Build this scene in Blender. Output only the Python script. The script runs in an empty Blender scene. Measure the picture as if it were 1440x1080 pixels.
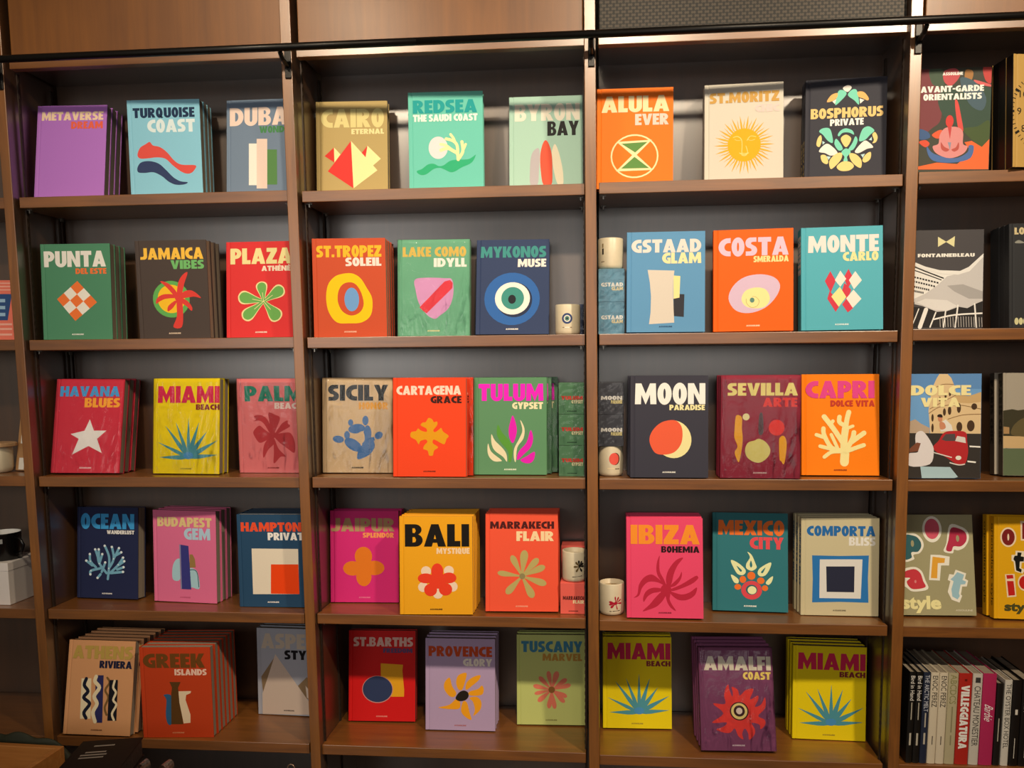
import bpy, bmesh, math, random
from mathutils import Vector, Matrix
from mathutils.geometry import tessellate_polygon
random.seed(7)
SC = bpy.context.scene
COL = SC.collection

# ------------------------------------------------------------------ camera
cam_d = bpy.data.cameras.new('camera'); cam = bpy.data.objects.new('camera', cam_d); COL.objects.link(cam)
cam_d.sensor_fit = 'HORIZONTAL'; cam_d.sensor_width = 36.0; cam_d.lens = 1100.0 / 1440.0 * 36.0
cam_d.shift_x = -0.02906; cam_d.shift_y = 0.05773
cam_d.clip_start = 0.05; cam_d.clip_end = 60
YAW, PIT, ROL = -0.081193, -0.095569, -0.008054
fw = Vector((math.sin(YAW)*math.cos(PIT), math.cos(YAW)*math.cos(PIT), math.sin(PIT)))
rt = Vector((math.cos(YAW), -math.sin(YAW), 0)); up = rt.cross(fw)
r2 = rt*math.cos(ROL) + up*math.sin(ROL); u2 = -rt*math.sin(ROL) + up*math.cos(ROL)
cam.matrix_world = Matrix(((r2.x, u2.x, -fw.x, 0.229522), (r2.y, u2.y, -fw.y, -2.6), (r2.z, u2.z, -fw.z, 0.158803), (0, 0, 0, 1)))
SC.camera = cam

# ------------------------------------------------------------------ world, lights, exposure
wd = bpy.data.worlds.new('world'); SC.world = wd; wd.use_nodes = True
wd.node_tree.nodes['Background'].inputs[0].default_value = (1.0, 0.86, 0.70, 1)
wd.node_tree.nodes['Background'].inputs[1].default_value = 0.03
SC.view_settings.view_transform = 'Standard'; SC.view_settings.look = 'None'
SC.view_settings.exposure = 0.3; SC.view_settings.gamma = 1.0; SC.view_settings.use_curve_mapping = False

def area(name, loc, rot, sx, sy, power, color):
    l = bpy.data.lights.new(name, 'AREA'); l.shape = 'RECTANGLE'; l.size = sx; l.size_y = sy
    l.energy = power; l.color = color
    o = bpy.data.objects.new(name, l); COL.objects.link(o); o.location = loc
    o.rotation_euler = [math.radians(a) for a in rot]; return o
def spot(name, loc, target, power, deg, color, radius=0.09, blend=0.8):
    l = bpy.data.lights.new(name, 'SPOT'); l.energy = power; l.spot_size = math.radians(deg); l.spot_blend = blend
    l.color = color; l.shadow_soft_size = radius
    o = bpy.data.objects.new(name, l); COL.objects.link(o); o.location = loc
    d = Vector(target) - Vector(loc); o.rotation_euler = d.to_track_quat('-Z', 'Y').to_euler(); return o
DAY = (1.0, 0.955, 0.89); WARM = (1.0, 0.83, 0.60)
area('daylight_left_window', (-2.6, -5.42, 0.80), (90, 0, 0), 2.6, 1.6, 36, DAY)
area('daylight_right_window', (0.9, -5.42, 0.80), (90, 0, 0), 2.6, 1.6, 20, DAY)
spot('ceiling_spot_left', (-1.2, -2.2, 2.25), (-1.05, 0.0, 0.76), 165, 64, WARM, blend=1.0)
spot('ceiling_spot_middle', (0.35, -2.2, 2.25), (0.1, 0.0, 0.55), 185, 74, WARM, blend=1.0)
spot('ceiling_spot_right', (1.9, -2.2, 2.25), (1.5, 0.0, 0.0), 275, 100, WARM)

# ------------------------------------------------------------------ materials
MATS = {}
def lin(c):
    c = c.lstrip('#')
    if len(c) == 3: c = ''.join(a*2 for a in c)
    o = []
    for i in (0, 2, 4):
        v = int(c[i:i+2], 16)/255
        o.append(v/12.92 if v <= 0.04045 else ((v+0.055)/1.055)**2.4)
    return tuple(o) + (1,)
def newmat(name):
    m = bpy.data.materials.new(name); m.use_nodes = True
    nt = m.node_tree; return m, nt, nt.nodes['Principled BSDF']
def ink(c, rough=0.6, spec=0.2, metal=0.0, var=0.03):
    key = ('ink', c, rough, spec, metal)
    if key in MATS: return MATS[key]
    m, nt, b = newmat('ink_' + c.strip('#'))
    n = nt.nodes.new('ShaderNodeTexNoise'); n.inputs['Scale'].default_value = 220; n.inputs['Detail'].default_value = 2
    mx = nt.nodes.new('ShaderNodeMix'); mx.data_type = 'RGBA'
    L = lin(c)
    mx.inputs[6].default_value = tuple(x*(1-var) for x in L[:3]) + (1,); mx.inputs[7].default_value = tuple(min(1, x*(1+var)) for x in L[:3]) + (1,)
    tc = nt.nodes.new('ShaderNodeTexCoord'); nt.links.new(tc.outputs['Object'], n.inputs['Vector'])
    nt.links.new(n.outputs['Fac'], mx.inputs[0]); nt.links.new(mx.outputs[2], b.inputs['Base Color'])
    b.inputs['Roughness'].default_value = rough; b.inputs['Specular IOR Level'].default_value = spec; b.inputs['Metallic'].default_value = metal
    MATS[key] = m; return m
def wood(name, dark, light, axis, rough, coat=0.0, spec=0.5, scale=1.0):
    if name in MATS: return MATS[name]
    m, nt, b = newmat(name); N = nt.nodes; Lk = nt.links
    tc = N.new('ShaderNodeTexCoord'); mp = N.new('ShaderNodeMapping')
    s = [26*scale, 26*scale, 26*scale]; s[axis] = 1.6*scale; mp.inputs['Scale'].default_value = s
    Lk.new(tc.outputs['Object'], mp.inputs['Vector'])
    n1 = N.new('ShaderNodeTexNoise'); n1.inputs['Scale'].default_value = 2.2; n1.inputs['Detail'].default_value = 6; n1.inputs['Roughness'].default_value = 0.62; n1.inputs['Distortion'].default_value = 0.5
    Lk.new(mp.outputs[0], n1.inputs['Vector'])
    n2 = N.new('ShaderNodeTexNoise'); n2.inputs['Scale'].default_value = 2.0; n2.inputs['Detail'].default_value = 3
    Lk.new(tc.outputs['Object'], n2.inputs['Vector'])
    ad = N.new('ShaderNodeMath'); ad.operation = 'MULTIPLY_ADD'; ad.inputs[1].default_value = 0.55
    Lk.new(n1.outputs['Fac'], ad.inputs[0])
    m2 = N.new('ShaderNodeMath'); m2.operation = 'MULTIPLY'; m2.inputs[1].default_value = 0.45; Lk.new(n2.outputs['Fac'], m2.inputs[0]); Lk.new(m2.outputs[0], ad.inputs[2])
    cr = N.new('ShaderNodeValToRGB'); cr.color_ramp.elements[0].position = 0.34; cr.color_ramp.elements[1].position = 0.68
    cr.color_ramp.elements[0].color = lin(dark); cr.color_ramp.elements[1].color = lin(light)
    Lk.new(ad.outputs[0], cr.inputs[0]); Lk.new(cr.outputs[0], b.inputs['Base Color'])
    b.inputs['Roughness'].default_value = rough; b.inputs['Specular IOR Level'].default_value = spec
    b.inputs['Coat Weight'].default_value = coat; b.inputs['Coat Roughness'].default_value = 0.3 if coat == 1.0 else 0.3; b.inputs['Coat IOR'].default_value = 2.2 if coat == 1.0 else 1.85
    bp = N.new('ShaderNodeBump'); bp.inputs['Strength'].default_value = 0.12; bp.inputs['Distance'].default_value = 0.002
    Lk.new(n1.outputs['Fac'], bp.inputs['Height']); Lk.new(bp.outputs[0], b.inputs['Normal'])
    MATS[name] = m; return m
def plain(name, c, rough=0.5, metal=0.0, spec=0.5, bump=0.0, bscale=60):
    if name in MATS: return MATS[name]
    m, nt, b = newmat(name)
    n = nt.nodes.new('ShaderNodeTexNoise'); n.inputs['Scale'].default_value = bscale; n.inputs['Detail'].default_value = 4
    tc = nt.nodes.new('ShaderNodeTexCoord'); nt.links.new(tc.outputs['Object'], n.inputs['Vector'])
    mx = nt.nodes.new('ShaderNodeMix'); mx.data_type = 'RGBA'; L = lin(c)
    mx.inputs[6].default_value = tuple(x*.93 for x in L[:3]) + (1,); mx.inputs[7].default_value = tuple(min(1, x*1.07) for x in L[:3]) + (1,)
    nt.links.new(n.outputs['Fac'], mx.inputs[0]); nt.links.new(mx.outputs[2], b.inputs['Base Color'])
    b.inputs['Roughness'].default_value = rough; b.inputs['Metallic'].default_value = metal; b.inputs['Specular IOR Level'].default_value = spec
    if bump:
        bp = nt.nodes.new('ShaderNodeBump'); bp.inputs['Strength'].default_value = bump; bp.inputs['Distance'].default_value = 0.004
        nt.links.new(n.outputs['Fac'], bp.inputs['Height']); nt.links.new(bp.outputs[0], b.inputs['Normal'])
    MATS[name] = m; return m
def pages_mat():
    if 'pages' in MATS: return MATS['pages']
    m, nt, b = newmat('pages'); N = nt.nodes; Lk = nt.links
    tc = N.new('ShaderNodeTexCoord'); mp = N.new('ShaderNodeMapping'); mp.inputs['Scale'].default_value = (2, 900, 2)
    n = N.new('ShaderNodeTexNoise'); n.inputs['Scale'].default_value = 1.0; n.inputs['Detail'].default_value = 1
    Lk.new(tc.outputs['Object'], mp.inputs[0]); Lk.new(mp.outputs[0], n.inputs['Vector'])
    cr = N.new('ShaderNodeValToRGB'); cr.color_ramp.elements[0].color = lin('#6f6458'); cr.color_ramp.elements[1].color = lin('#a89c8a')
    cr.color_ramp.elements[0].position = .3; cr.color_ramp.elements[1].position = .7
    Lk.new(n.outputs['Fac'], cr.inputs[0]); Lk.new(cr.outputs[0], b.inputs['Base Color']); b.inputs['Roughness'].default_value = .85; b.inputs['Specular IOR Level'].default_value = .1
    MATS['pages'] = m; return m
def film_mat():
    if 'film' in MATS: return MATS['film']
    m, nt, b = newmat('clear_film'); N = nt.nodes; Lk = nt.links
    out = N['Material Output']; N.remove(b)
    tr = N.new('ShaderNodeBsdfTransparent'); gl = N.new('ShaderNodeBsdfGlossy'); gl.inputs['Roughness'].default_value = 0.05
    mx = N.new('ShaderNodeMixShader'); fr = N.new('ShaderNodeFresnel'); fr.inputs['IOR'].default_value = 1.55
    tc = N.new('ShaderNodeTexCoord')
    n1 = N.new('ShaderNodeTexNoise'); n1.inputs['Scale'].default_value = 26; n1.inputs['Detail'].default_value = 3; n1.inputs['Distortion'].default_value = 1.2
    n2 = N.new('ShaderNodeTexNoise'); n2.inputs['Scale'].default_value = 150; n2.inputs['Detail'].default_value = 2
    mp = N.new('ShaderNodeMapping'); mp.inputs['Scale'].default_value = (1, 1, .35)
    Lk.new(tc.outputs['Object'], mp.inputs[0]); Lk.new(mp.outputs[0], n1.inputs['Vector']); Lk.new(tc.outputs['Object'], n2.inputs['Vector'])
    b1 = N.new('ShaderNodeBump'); b1.inputs['Strength'].default_value = .22; b1.inputs['Distance'].default_value = .02
    b2 = N.new('ShaderNodeBump'); b2.inputs['Strength'].default_value = .07; b2.inputs['Distance'].default_value = .004
    Lk.new(n1.outputs['Fac'], b1.inputs['Height']); Lk.new(b1.outputs[0], b2.inputs['Normal']); Lk.new(n2.outputs['Fac'], b2.inputs['Height'])
    Lk.new(b2.outputs[0], gl.inputs['Normal']); Lk.new(b2.outputs[0], fr.inputs['Normal'])
    mp2 = N.new('ShaderNodeMapping'); mp2.inputs['Scale'].default_value = (34, 34, 7); Lk.new(tc.outputs['Object'], mp2.inputs[0])
    n3 = N.new('ShaderNodeTexNoise'); n3.inputs['Scale'].default_value = 1.0; n3.inputs['Detail'].default_value = 5; n3.inputs['Distortion'].default_value = 1.5; Lk.new(mp2.outputs[0], n3.inputs['Vector'])
    cr = N.new('ShaderNodeValToRGB'); cr.color_ramp.elements[0].position = .56; cr.color_ramp.elements[1].position = .74
    cr.color_ramp.elements[0].color = (.5, .5, .5, 1); cr.color_ramp.elements[1].color = (1.1, 1.1, 1.1, 1); Lk.new(n3.outputs['Fac'], cr.inputs[0])
    ml = N.new('ShaderNodeMath'); ml.operation = 'MULTIPLY'; ml.use_clamp = True
    Lk.new(fr.outputs[0], ml.inputs[0]); Lk.new(cr.outputs[0], ml.inputs[1]); Lk.new(ml.outputs[0], mx.inputs[0]); Lk.new(tr.outputs[0], mx.inputs[1]); Lk.new(gl.outputs[0], mx.inputs[2]); Lk.new(mx.outputs[0], out.inputs[0])
    MATS['film'] = m; return m
def grille_mat():
    m, nt, b = newmat('punched_metal'); N = nt.nodes; Lk = nt.links
    tc = N.new('ShaderNodeTexCoord')
    def wave(sx, sz):
        sp = N.new('ShaderNodeSeparateXYZ'); Lk.new(tc.outputs['Object'], sp.inputs[0])
        a = N.new('ShaderNodeMath'); a.operation = 'MULTIPLY'; a.inputs[1].default_value = sx; Lk.new(sp.outputs[0], a.inputs[0])
        c = N.new('ShaderNodeMath'); c.operation = 'MULTIPLY_ADD'; c.inputs[1].default_value = sz; Lk.new(sp.outputs[2], c.inputs[0]); Lk.new(a.outputs[0], c.inputs[2])
        s = N.new('ShaderNodeMath'); s.operation = 'SINE'; Lk.new(c.outputs[0], s.inputs[0]); return s
    k = 2*math.pi/0.021
    w = [wave(k, 0), wave(0, k), wave(k, k), wave(k, -k)]
    s1 = N.new('ShaderNodeMath'); s1.operation = 'MULTIPLY'; Lk.new(w[0].outputs[0], s1.inputs[0]); Lk.new(w[1].outputs[0], s1.inputs[1])
    s2 = N.new('ShaderNodeMath'); s2.operation = 'MULTIPLY'; Lk.new(w[2].outputs[0], s2.inputs[0]); Lk.new(w[3].outputs[0], s2.inputs[1])
    s3 = N.new('ShaderNodeMath'); s3.operation = 'SUBTRACT'; Lk.new(s1.outputs[0], s3.inputs[0]); Lk.new(s2.outputs[0], s3.inputs[1])
    cr = N.new('ShaderNodeValToRGB'); cr.color_ramp.elements[0].position = .02; cr.color_ramp.elements[1].position = .12
    cr.color_ramp.elements[0].color = lin('#080604'); cr.color_ramp.elements[1].color = lin('#2e2720')
    Lk.new(s3.outputs[0], cr.inputs[0]); Lk.new(cr.outputs[0], b.inputs['Base Color'])
    b.inputs['Roughness'].default_value = .5; b.inputs['Metallic'].default_value = .5
    return m

FACE_V = wood('oak_stain_upright', '#6b4016', '#9a6024', 2, 0.45, 0.6)
FACE_H = wood('oak_stain_edge', '#663c15', '#935a22', 0, 0.45, 0.75)
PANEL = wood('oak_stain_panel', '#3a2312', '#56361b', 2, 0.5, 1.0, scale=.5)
DOOR = wood('oak_stain_door', '#663a0e', '#855015', 2, 0.5, 0.1, scale=.45)
FLOORW = wood('floor_boards', '#3b2616', '#5a3c24', 1, 0.4)
BLACK = plain('black_iron', '#191716', 0.36, 0.6)
STEEL = plain('clip_steel', '#8f8a82', 0.35, 0.9)
PLASTER = plain('plaster', '#b9ad9c', 0.9)

# ------------------------------------------------------------------ mesh helpers
def mesh_obj(name, bm, mats, parent=None, smooth=False):
    me = bpy.data.meshes.new(name)
    bm.normal_update(); bm.to_mesh(me); bm.free()
    for m in (mats if isinstance(mats, (list, tuple)) else [mats]): me.materials.append(m)
    if smooth:
        for p in me.polygons: p.use_smooth = True
    o = bpy.data.objects.new(name, me); COL.objects.link(o)
    if parent is not None: o.parent = parent
    return o
def box(bm, x0, x1, y0, y1, z0, z1, bev=0.0, mi=0):
    vs = [bm.verts.new(p) for p in ((x0,y0,z0),(x1,y0,z0),(x1,y1,z0),(x0,y1,z0),(x0,y0,z1),(x1,y0,z1),(x1,y1,z1),(x0,y1,z1))]
    fs = [bm.faces.new([vs[i] for i in q]) for q in ((0,3,2,1),(4,5,6,7),(0,1,5,4),(1,2,6,5),(2,3,7,6),(3,0,4,7))]
    for f in fs: f.material_index = mi
    if bev:
        es = {e for f in fs for e in f.edges}
        bmesh.ops.bevel(bm, geom=list(es), offset=bev, segments=2, affect='EDGES', profile=0.5)
    return vs
def boxobj(name, b, mat, parent=None, bev=0.0):
    bm = bmesh.new(); box(bm, *b, bev=bev); return mesh_obj(name, bm, mat, parent)
def lathe(bm, prof, seg=48, cx=0, cy=0, mi=0, close=False):
    rings = []
    for r, z in prof:
        rings.append([bm.verts.new((cx + r*math.cos(2*math.pi*k/seg), cy + r*math.sin(2*math.pi*k/seg), z)) for k in range(seg)] if r > 1e-6 else [bm.verts.new((cx, cy, z))])
    for a, b in zip(rings, rings[1:]):
        for k in range(seg):
            k2 = (k+1) % seg
            if len(a) == 1 and len(b) == 1: continue
            if len(a) == 1: f = bm.faces.new((a[0], b[k2], b[k]))
            elif len(b) == 1: f = bm.faces.new((a[k], a[k2], b[0]))
            else: f = bm.faces.new((a[k], a[k2], b[k2], b[k]))
            f.material_index = mi
def tube(bm, pts, r, seg=12, caps=True, mi=0):
    pts = [Vector(p) for p in pts]; rings = []
    for i, p in enumerate(pts):
        d = (pts[min(i+1, len(pts)-1)] - pts[max(i-1, 0)]).normalized()
        a = d.orthogonal().normalized() if i == 0 else (pa - d*pa.dot(d)).normalized()
        pa = a; b = d.cross(a)
        rings.append([bm.verts.new(p + (a*math.cos(2*math.pi*k/seg) + b*math.sin(2*math.pi*k/seg))*r) for k in range(seg)])
    for q, w in zip(rings, rings[1:]):
        for k in range(seg): bm.faces.new((q[k], q[(k+1) % seg], w[(k+1) % seg], w[k])).material_index = mi
    if caps:
        bm.faces.new(list(reversed(rings[0]))); bm.faces.new(rings[-1])
def thing(name, label, cat, loc=(0,0,0), rot=(0,0,0), group=None):
    o = bpy.data.objects.new(name, None); COL.objects.link(o); o.empty_display_size = .05
    o.location = loc; o.rotation_mode = 'YXZ'; o.rotation_euler = [math.radians(a) for a in rot]
    o['label'] = label; o['category'] = cat
    if group: o['group'] = group
    return o
def structure(o): o['kind'] = 'structure'; return o

# ------------------------------------------------------------------ lettering: a heavy cut-out alphabet drawn as outlines
def arc(cx, cy, rx, ry, a0, a1, n=10):
    return [(cx + rx*math.cos(math.radians(a0+(a1-a0)*i/n)), cy + ry*math.sin(math.radians(a0+(a1-a0)*i/n))) for i in range(n+1)]
def R_(x0, y0, x1, y1): return [[(x0,y0),(x1,y0),(x1,y1),(x0,y1)]]
G = {}
G['A'] = (.84, [[[(0,0),(.28,1),(.56,1),(.84,0),(.54,0),(.50,.17),(.34,.17),(.30,0)], [(.375,.34),(.465,.34),(.42,.54)]]])
G['B'] = (.68, [[[(0,0),(0,1)] + arc(.38,.755,.26,.245,90,-65,8) + arc(.40,.285,.28,.285,65,-90,8), [(.29,.62),(.37,.60),(.42,.70),(.38,.82),(.29,.82)], [(.29,.18),(.40,.20),(.43,.30),(.38,.43),(.29,.43)]]])
G['C'] = (.62, [[arc(.5,.5,.5,.5,90,270,16) + [(.62,0),(.62,.27)] + arc(.52,.5,.22,.23,270,90,10) + [(.62,.73),(.62,1)]]])
G['D'] = (.74, [[[(0,0),(0,1)] + arc(.30,.5,.44,.5,90,-90,14), [(.29,.25),(.29,.75)] + arc(.30,.5,.16,.25,90,-90,8)]])
G['E'] = (.52, [[[(0,0),(0,1),(.52,1),(.52,.77),(.29,.77),(.29,.62),(.48,.62),(.48,.40),(.29,.40),(.29,.23),(.52,.23),(.52,0)]]])
G['F'] = (.50, [[[(0,0),(0,1),(.50,1),(.50,.76),(.29,.76),(.29,.58),(.46,.58),(.46,.35),(.29,.35),(.29,0)]]])
G['G'] = (.68, [[arc(.5,.5,.5,.5,90,270,16) + [(.68,0),(.68,.54),(.42,.54),(.42,.36),(.50,.36),(.50,.26)] + arc(.50,.5,.20,.24,270,90,10) + [(.66,.74),(.66,1)]]])
G['H'] = (.76, [R_(0,0,.29,1), R_(.47,0,.76,1), R_(.285,.37,.475,.60)])
G['I'] = (.29, [R_(0,0,.29,1)])
G['J'] = (.58, [[[(.29,1),(.58,1),(.58,.30)] + arc(.30,.28,.28,.28,0,-90,6) + [(0,0),(0,.24),(.22,.24),(.29,.32)]]])
G['K'] = (.78, [R_(0,0,.29,1), [[(.27,.42),(.46,1),(.76,1),(.56,.55),(.78,0),(.46,0),(.27,.48)]]])
G['L'] = (.50, [[[(0,0),(0,1),(.29,1),(.29,.25),(.50,.25),(.50,0)]]])
G['M'] = (1.0, [[[(0,0),(.03,1),(.30,1),(.50,.50),(.70,1),(.97,1),(1.0,0),(.72,0),(.70,.46),(.51,0),(.49,0),(.30,.46),(.28,0)]]])
G['N'] = (.80, [[[(0,0),(0,1),(.28,1),(.53,.44),(.53,1),(.80,1),(.80,0),(.53,0),(.27,.54),(.27,0)]]])
G['O'] = (.66, [[arc(.33,.5,.33,.53,0,345,23), arc(.33,.5,.055,.25,0,330,11)]])
G['P'] = (.66, [[[(0,0),(0,1)] + arc(.32,.67,.34,.33,90,-90,12) + [(.29,.34),(.29,0)], [(.29,.56),(.29,.78)] + arc(.30,.67,.09,.11,90,-90,6)]])
G['Q'] = (.72, [[arc(.33,.5,.33,.53,0,345,23), arc(.33,.54,.055,.21,0,330,11)], [[(.36,.10),(.46,.24),(.72,.0),(.52,-.06)]]])
G['R'] = (.72, [[[(0,0),(0,1)] + arc(.34,.70,.32,.30,90,-75,10) + [(.54,.36),(.72,0),(.42,0),(.29,.30),(.29,0)], [(.29,.60),(.29,.80)] + arc(.30,.70,.08,.10,90,-90,6)]])
G['S'] = (.60, [[[(.56,1),(.28,1)] + arc(.27,.70,.27,.30,95,235,9) + [(.26,.40),(.31,.34),(.31,.27),(.24,.24),(.02,.24),(.02,0),(.28,0)] + arc(.32,.29,.28,.29,-85,50,9) + [(.36,.60),(.29,.65),(.29,.71),(.36,.76),(.56,.76)]]])
G['T'] = (.66, [R_(0,.74,.66,1), R_(.185,0,.475,.745)])
G['U'] = (.70, [[[(0,1),(0,.34)] + arc(.35,.33,.35,.35,180,360,14) + [(.70,1),(.42,1),(.42,.30)] + arc(.35,.28,.06,.08,0,-180,6) + [(.29,1)]]])
G['V'] = (.80, [[[(0,1),(.26,0),(.54,0),(.80,1),(.51,1),(.41,.46),(.39,.46),(.30,1)]]])
G['W'] = (1.12, [[[(0,1),(.20,0),(.46,0),(.56,.42),(.66,0),(.92,0),(1.12,1),(.84,1),(.76,.46),(.64,1),(.48,1),(.36,.46),(.28,1)]]])
G['X'] = (.80, [[[(0,1),(.24,.5),(0,0),(.30,0),(.40,.22),(.50,0),(.80,0),(.56,.5),(.80,1),(.50,1),(.40,.78),(.30,1)]]])
G['Y'] = (.78, [[[(0,1),(.245,.40),(.245,0),(.535,0),(.535,.40),(.78,1),(.48,1),(.40,.72),(.38,.72),(.30,1)]]])
G['Z'] = (.64, [[[(.03,1),(.64,1),(.64,.80),(.36,.25),(.64,.25),(.64,0),(0,0),(0,.20),(.28,.75),(.03,.75)]]])
G['É'] = (.52, G['E'][1] + [[[(.16,1.06),(.36,1.06),(.44,1.22),(.20,1.22)]]])
G['.'] = (.24, [R_(0,0,.24,.24)])
G['-'] = (.34, [R_(0,.38,.34,.60)])
def fill(bm, loops, put, mi=0, flip=False):
    tri = tessellate_polygon([[Vector((x, y, 0)) for x, y in l] for l in loops])
    pts = [p for l in loops for p in l]; vs = [bm.verts.new(put(x, y)) for x, y in pts]
    for t in tri:
        a, b, c = (pts[i] for i in t)
        ar = (b[0]-a[0])*(c[1]-a[1]) - (b[1]-a[1])*(c[0]-a[0])
        if abs(ar) < 1e-12: continue
        t = t if (ar > 0) != flip else t[::-1]
        try: bm.faces.new([vs[i] for i in t]).material_index = mi
        except ValueError: pass
def run(bm, text, x0, x1, z0, z1, put, mi=0, gap=.045):
    """letters of TEXT stretched to fill the rectangle; put(u, v) places a point"""
    w = 0; pen = []
    for ch in text:
        if ch == ' ': w += .30; continue
        pen.append((w, ch)); w += G[ch][0] + gap
    w -= gap
    for px, ch in pen:
        for loops in G[ch][1]:
            fill(bm, [[(x0 + (px+x)/w*(x1-x0), z0 + y*(z1-z0)) for x, y in l] for l in loops], put, mi)
TEXT_CACHE = {}
def font_tris(text, fat=0.0):
    """built-in sans lettering as triangles in a unit box"""
    if (text, fat) in TEXT_CACHE: return TEXT_CACHE[(text, fat)]
    cu = bpy.data.curves.new('t', 'FONT'); cu.body = text; cu.fill_mode = 'FRONT'; cu.resolution_u = 3; cu.offset = fat
    ob = bpy.data.objects.new('t', cu); COL.objects.link(ob)
    dg = bpy.context.evaluated_depsgraph_get(); me = bpy.data.meshes.new_from_object(ob.evaluated_get(dg))
    me.calc_loop_triangles()
    vs = [tuple(v.co[:2]) for v in me.vertices]; tr = [tuple(t.vertices) for t in me.loop_triangles]
    bpy.data.objects.remove(ob); bpy.data.curves.remove(cu); bpy.data.meshes.remove(me)
    xs = [v[0] for v in vs]; ys = [v[1] for v in vs]
    bx = (min(xs), max(xs), min(ys), max(ys))
    vs = [((x-bx[0])/(bx[1]-bx[0]), (y-bx[2])/(bx[3]-bx[2])) for x, y in vs]
    TEXT_CACHE[(text, fat)] = (vs, tr, (bx[1]-bx[0])/(bx[3]-bx[2])); return TEXT_CACHE[(text, fat)]
def sans(bm, text, x0, x1, z0, z1, put, mi=0, fat=0.0):
    vs, tr, _ = font_tris(text, fat)
    nv = [bm.verts.new(put(x0 + u*(x1-x0), z0 + v*(z1-z0))) for u, v in vs]
    for t in tr:
        try: bm.faces.new([nv[i] for i in t]).material_index = mi
        except ValueError: pass

# ------------------------------------------------------------------ flat cover art
def smooth_loop(p, n=4):
    o = []; k = len(p)
    for i in range(k):
        a, b, c, d = (Vector(p[(i+j-1) % k]) for j in range(4))
        for s in range(n):
            t = s/n
            o.append(tuple(.5*((2*b) + (-a+c)*t + (2*a-5*b+4*c-d)*t*t + (-a+3*b-3*c+d)*t**3)))
    return o
def smooth_line(p, n=4):
    if len(p) < 3: return p
    o = []; k = len(p)
    for i in range(k-1):
        a, b, c, d = (Vector(p[min(max(i+j-1, 0), k-1)]) for j in range(4))
        for s in range(n):
            t = s/n
            o.append(tuple(.5*((2*b) + (-a+c)*t + (2*a-5*b+4*c-d)*t*t + (-a+3*b-3*c+d)*t**3)))
    return o + [p[-1]]
def clip(p, w, h, m=.0006):
    for ax, lim, sg in ((0, m, 1), (0, w-m, -1), (1, m, 1), (1, h-m, -1)):
        q = []
        for i in range(len(p)):
            a, b = p[i-1], p[i]; ia = (a[ax]-lim)*sg >= 0; ib = (b[ax]-lim)*sg >= 0
            if ia != ib:
                t = (lim-a[ax])/(b[ax]-a[ax]); q.append((a[0]+t*(b[0]-a[0]), a[1]+t*(b[1]-a[1])))
            if ib: q.append(b)
        p = q
        if len(p) < 3: return []
    return p
def pairs(l): return [(l[i]*1e-4, l[i+1]*1e-4) for i in range(0, len(l), 2)]
def ell(x, y, a, b, rot=0, n=30):
    r = math.radians(rot); return [(x + a*math.cos(t)*math.cos(r) - b*math.sin(t)*math.sin(r), y + a*math.cos(t)*math.sin(r) + b*math.sin(t)*math.cos(r)) for t in (2*math.pi*i/n for i in range(n))]
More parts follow.
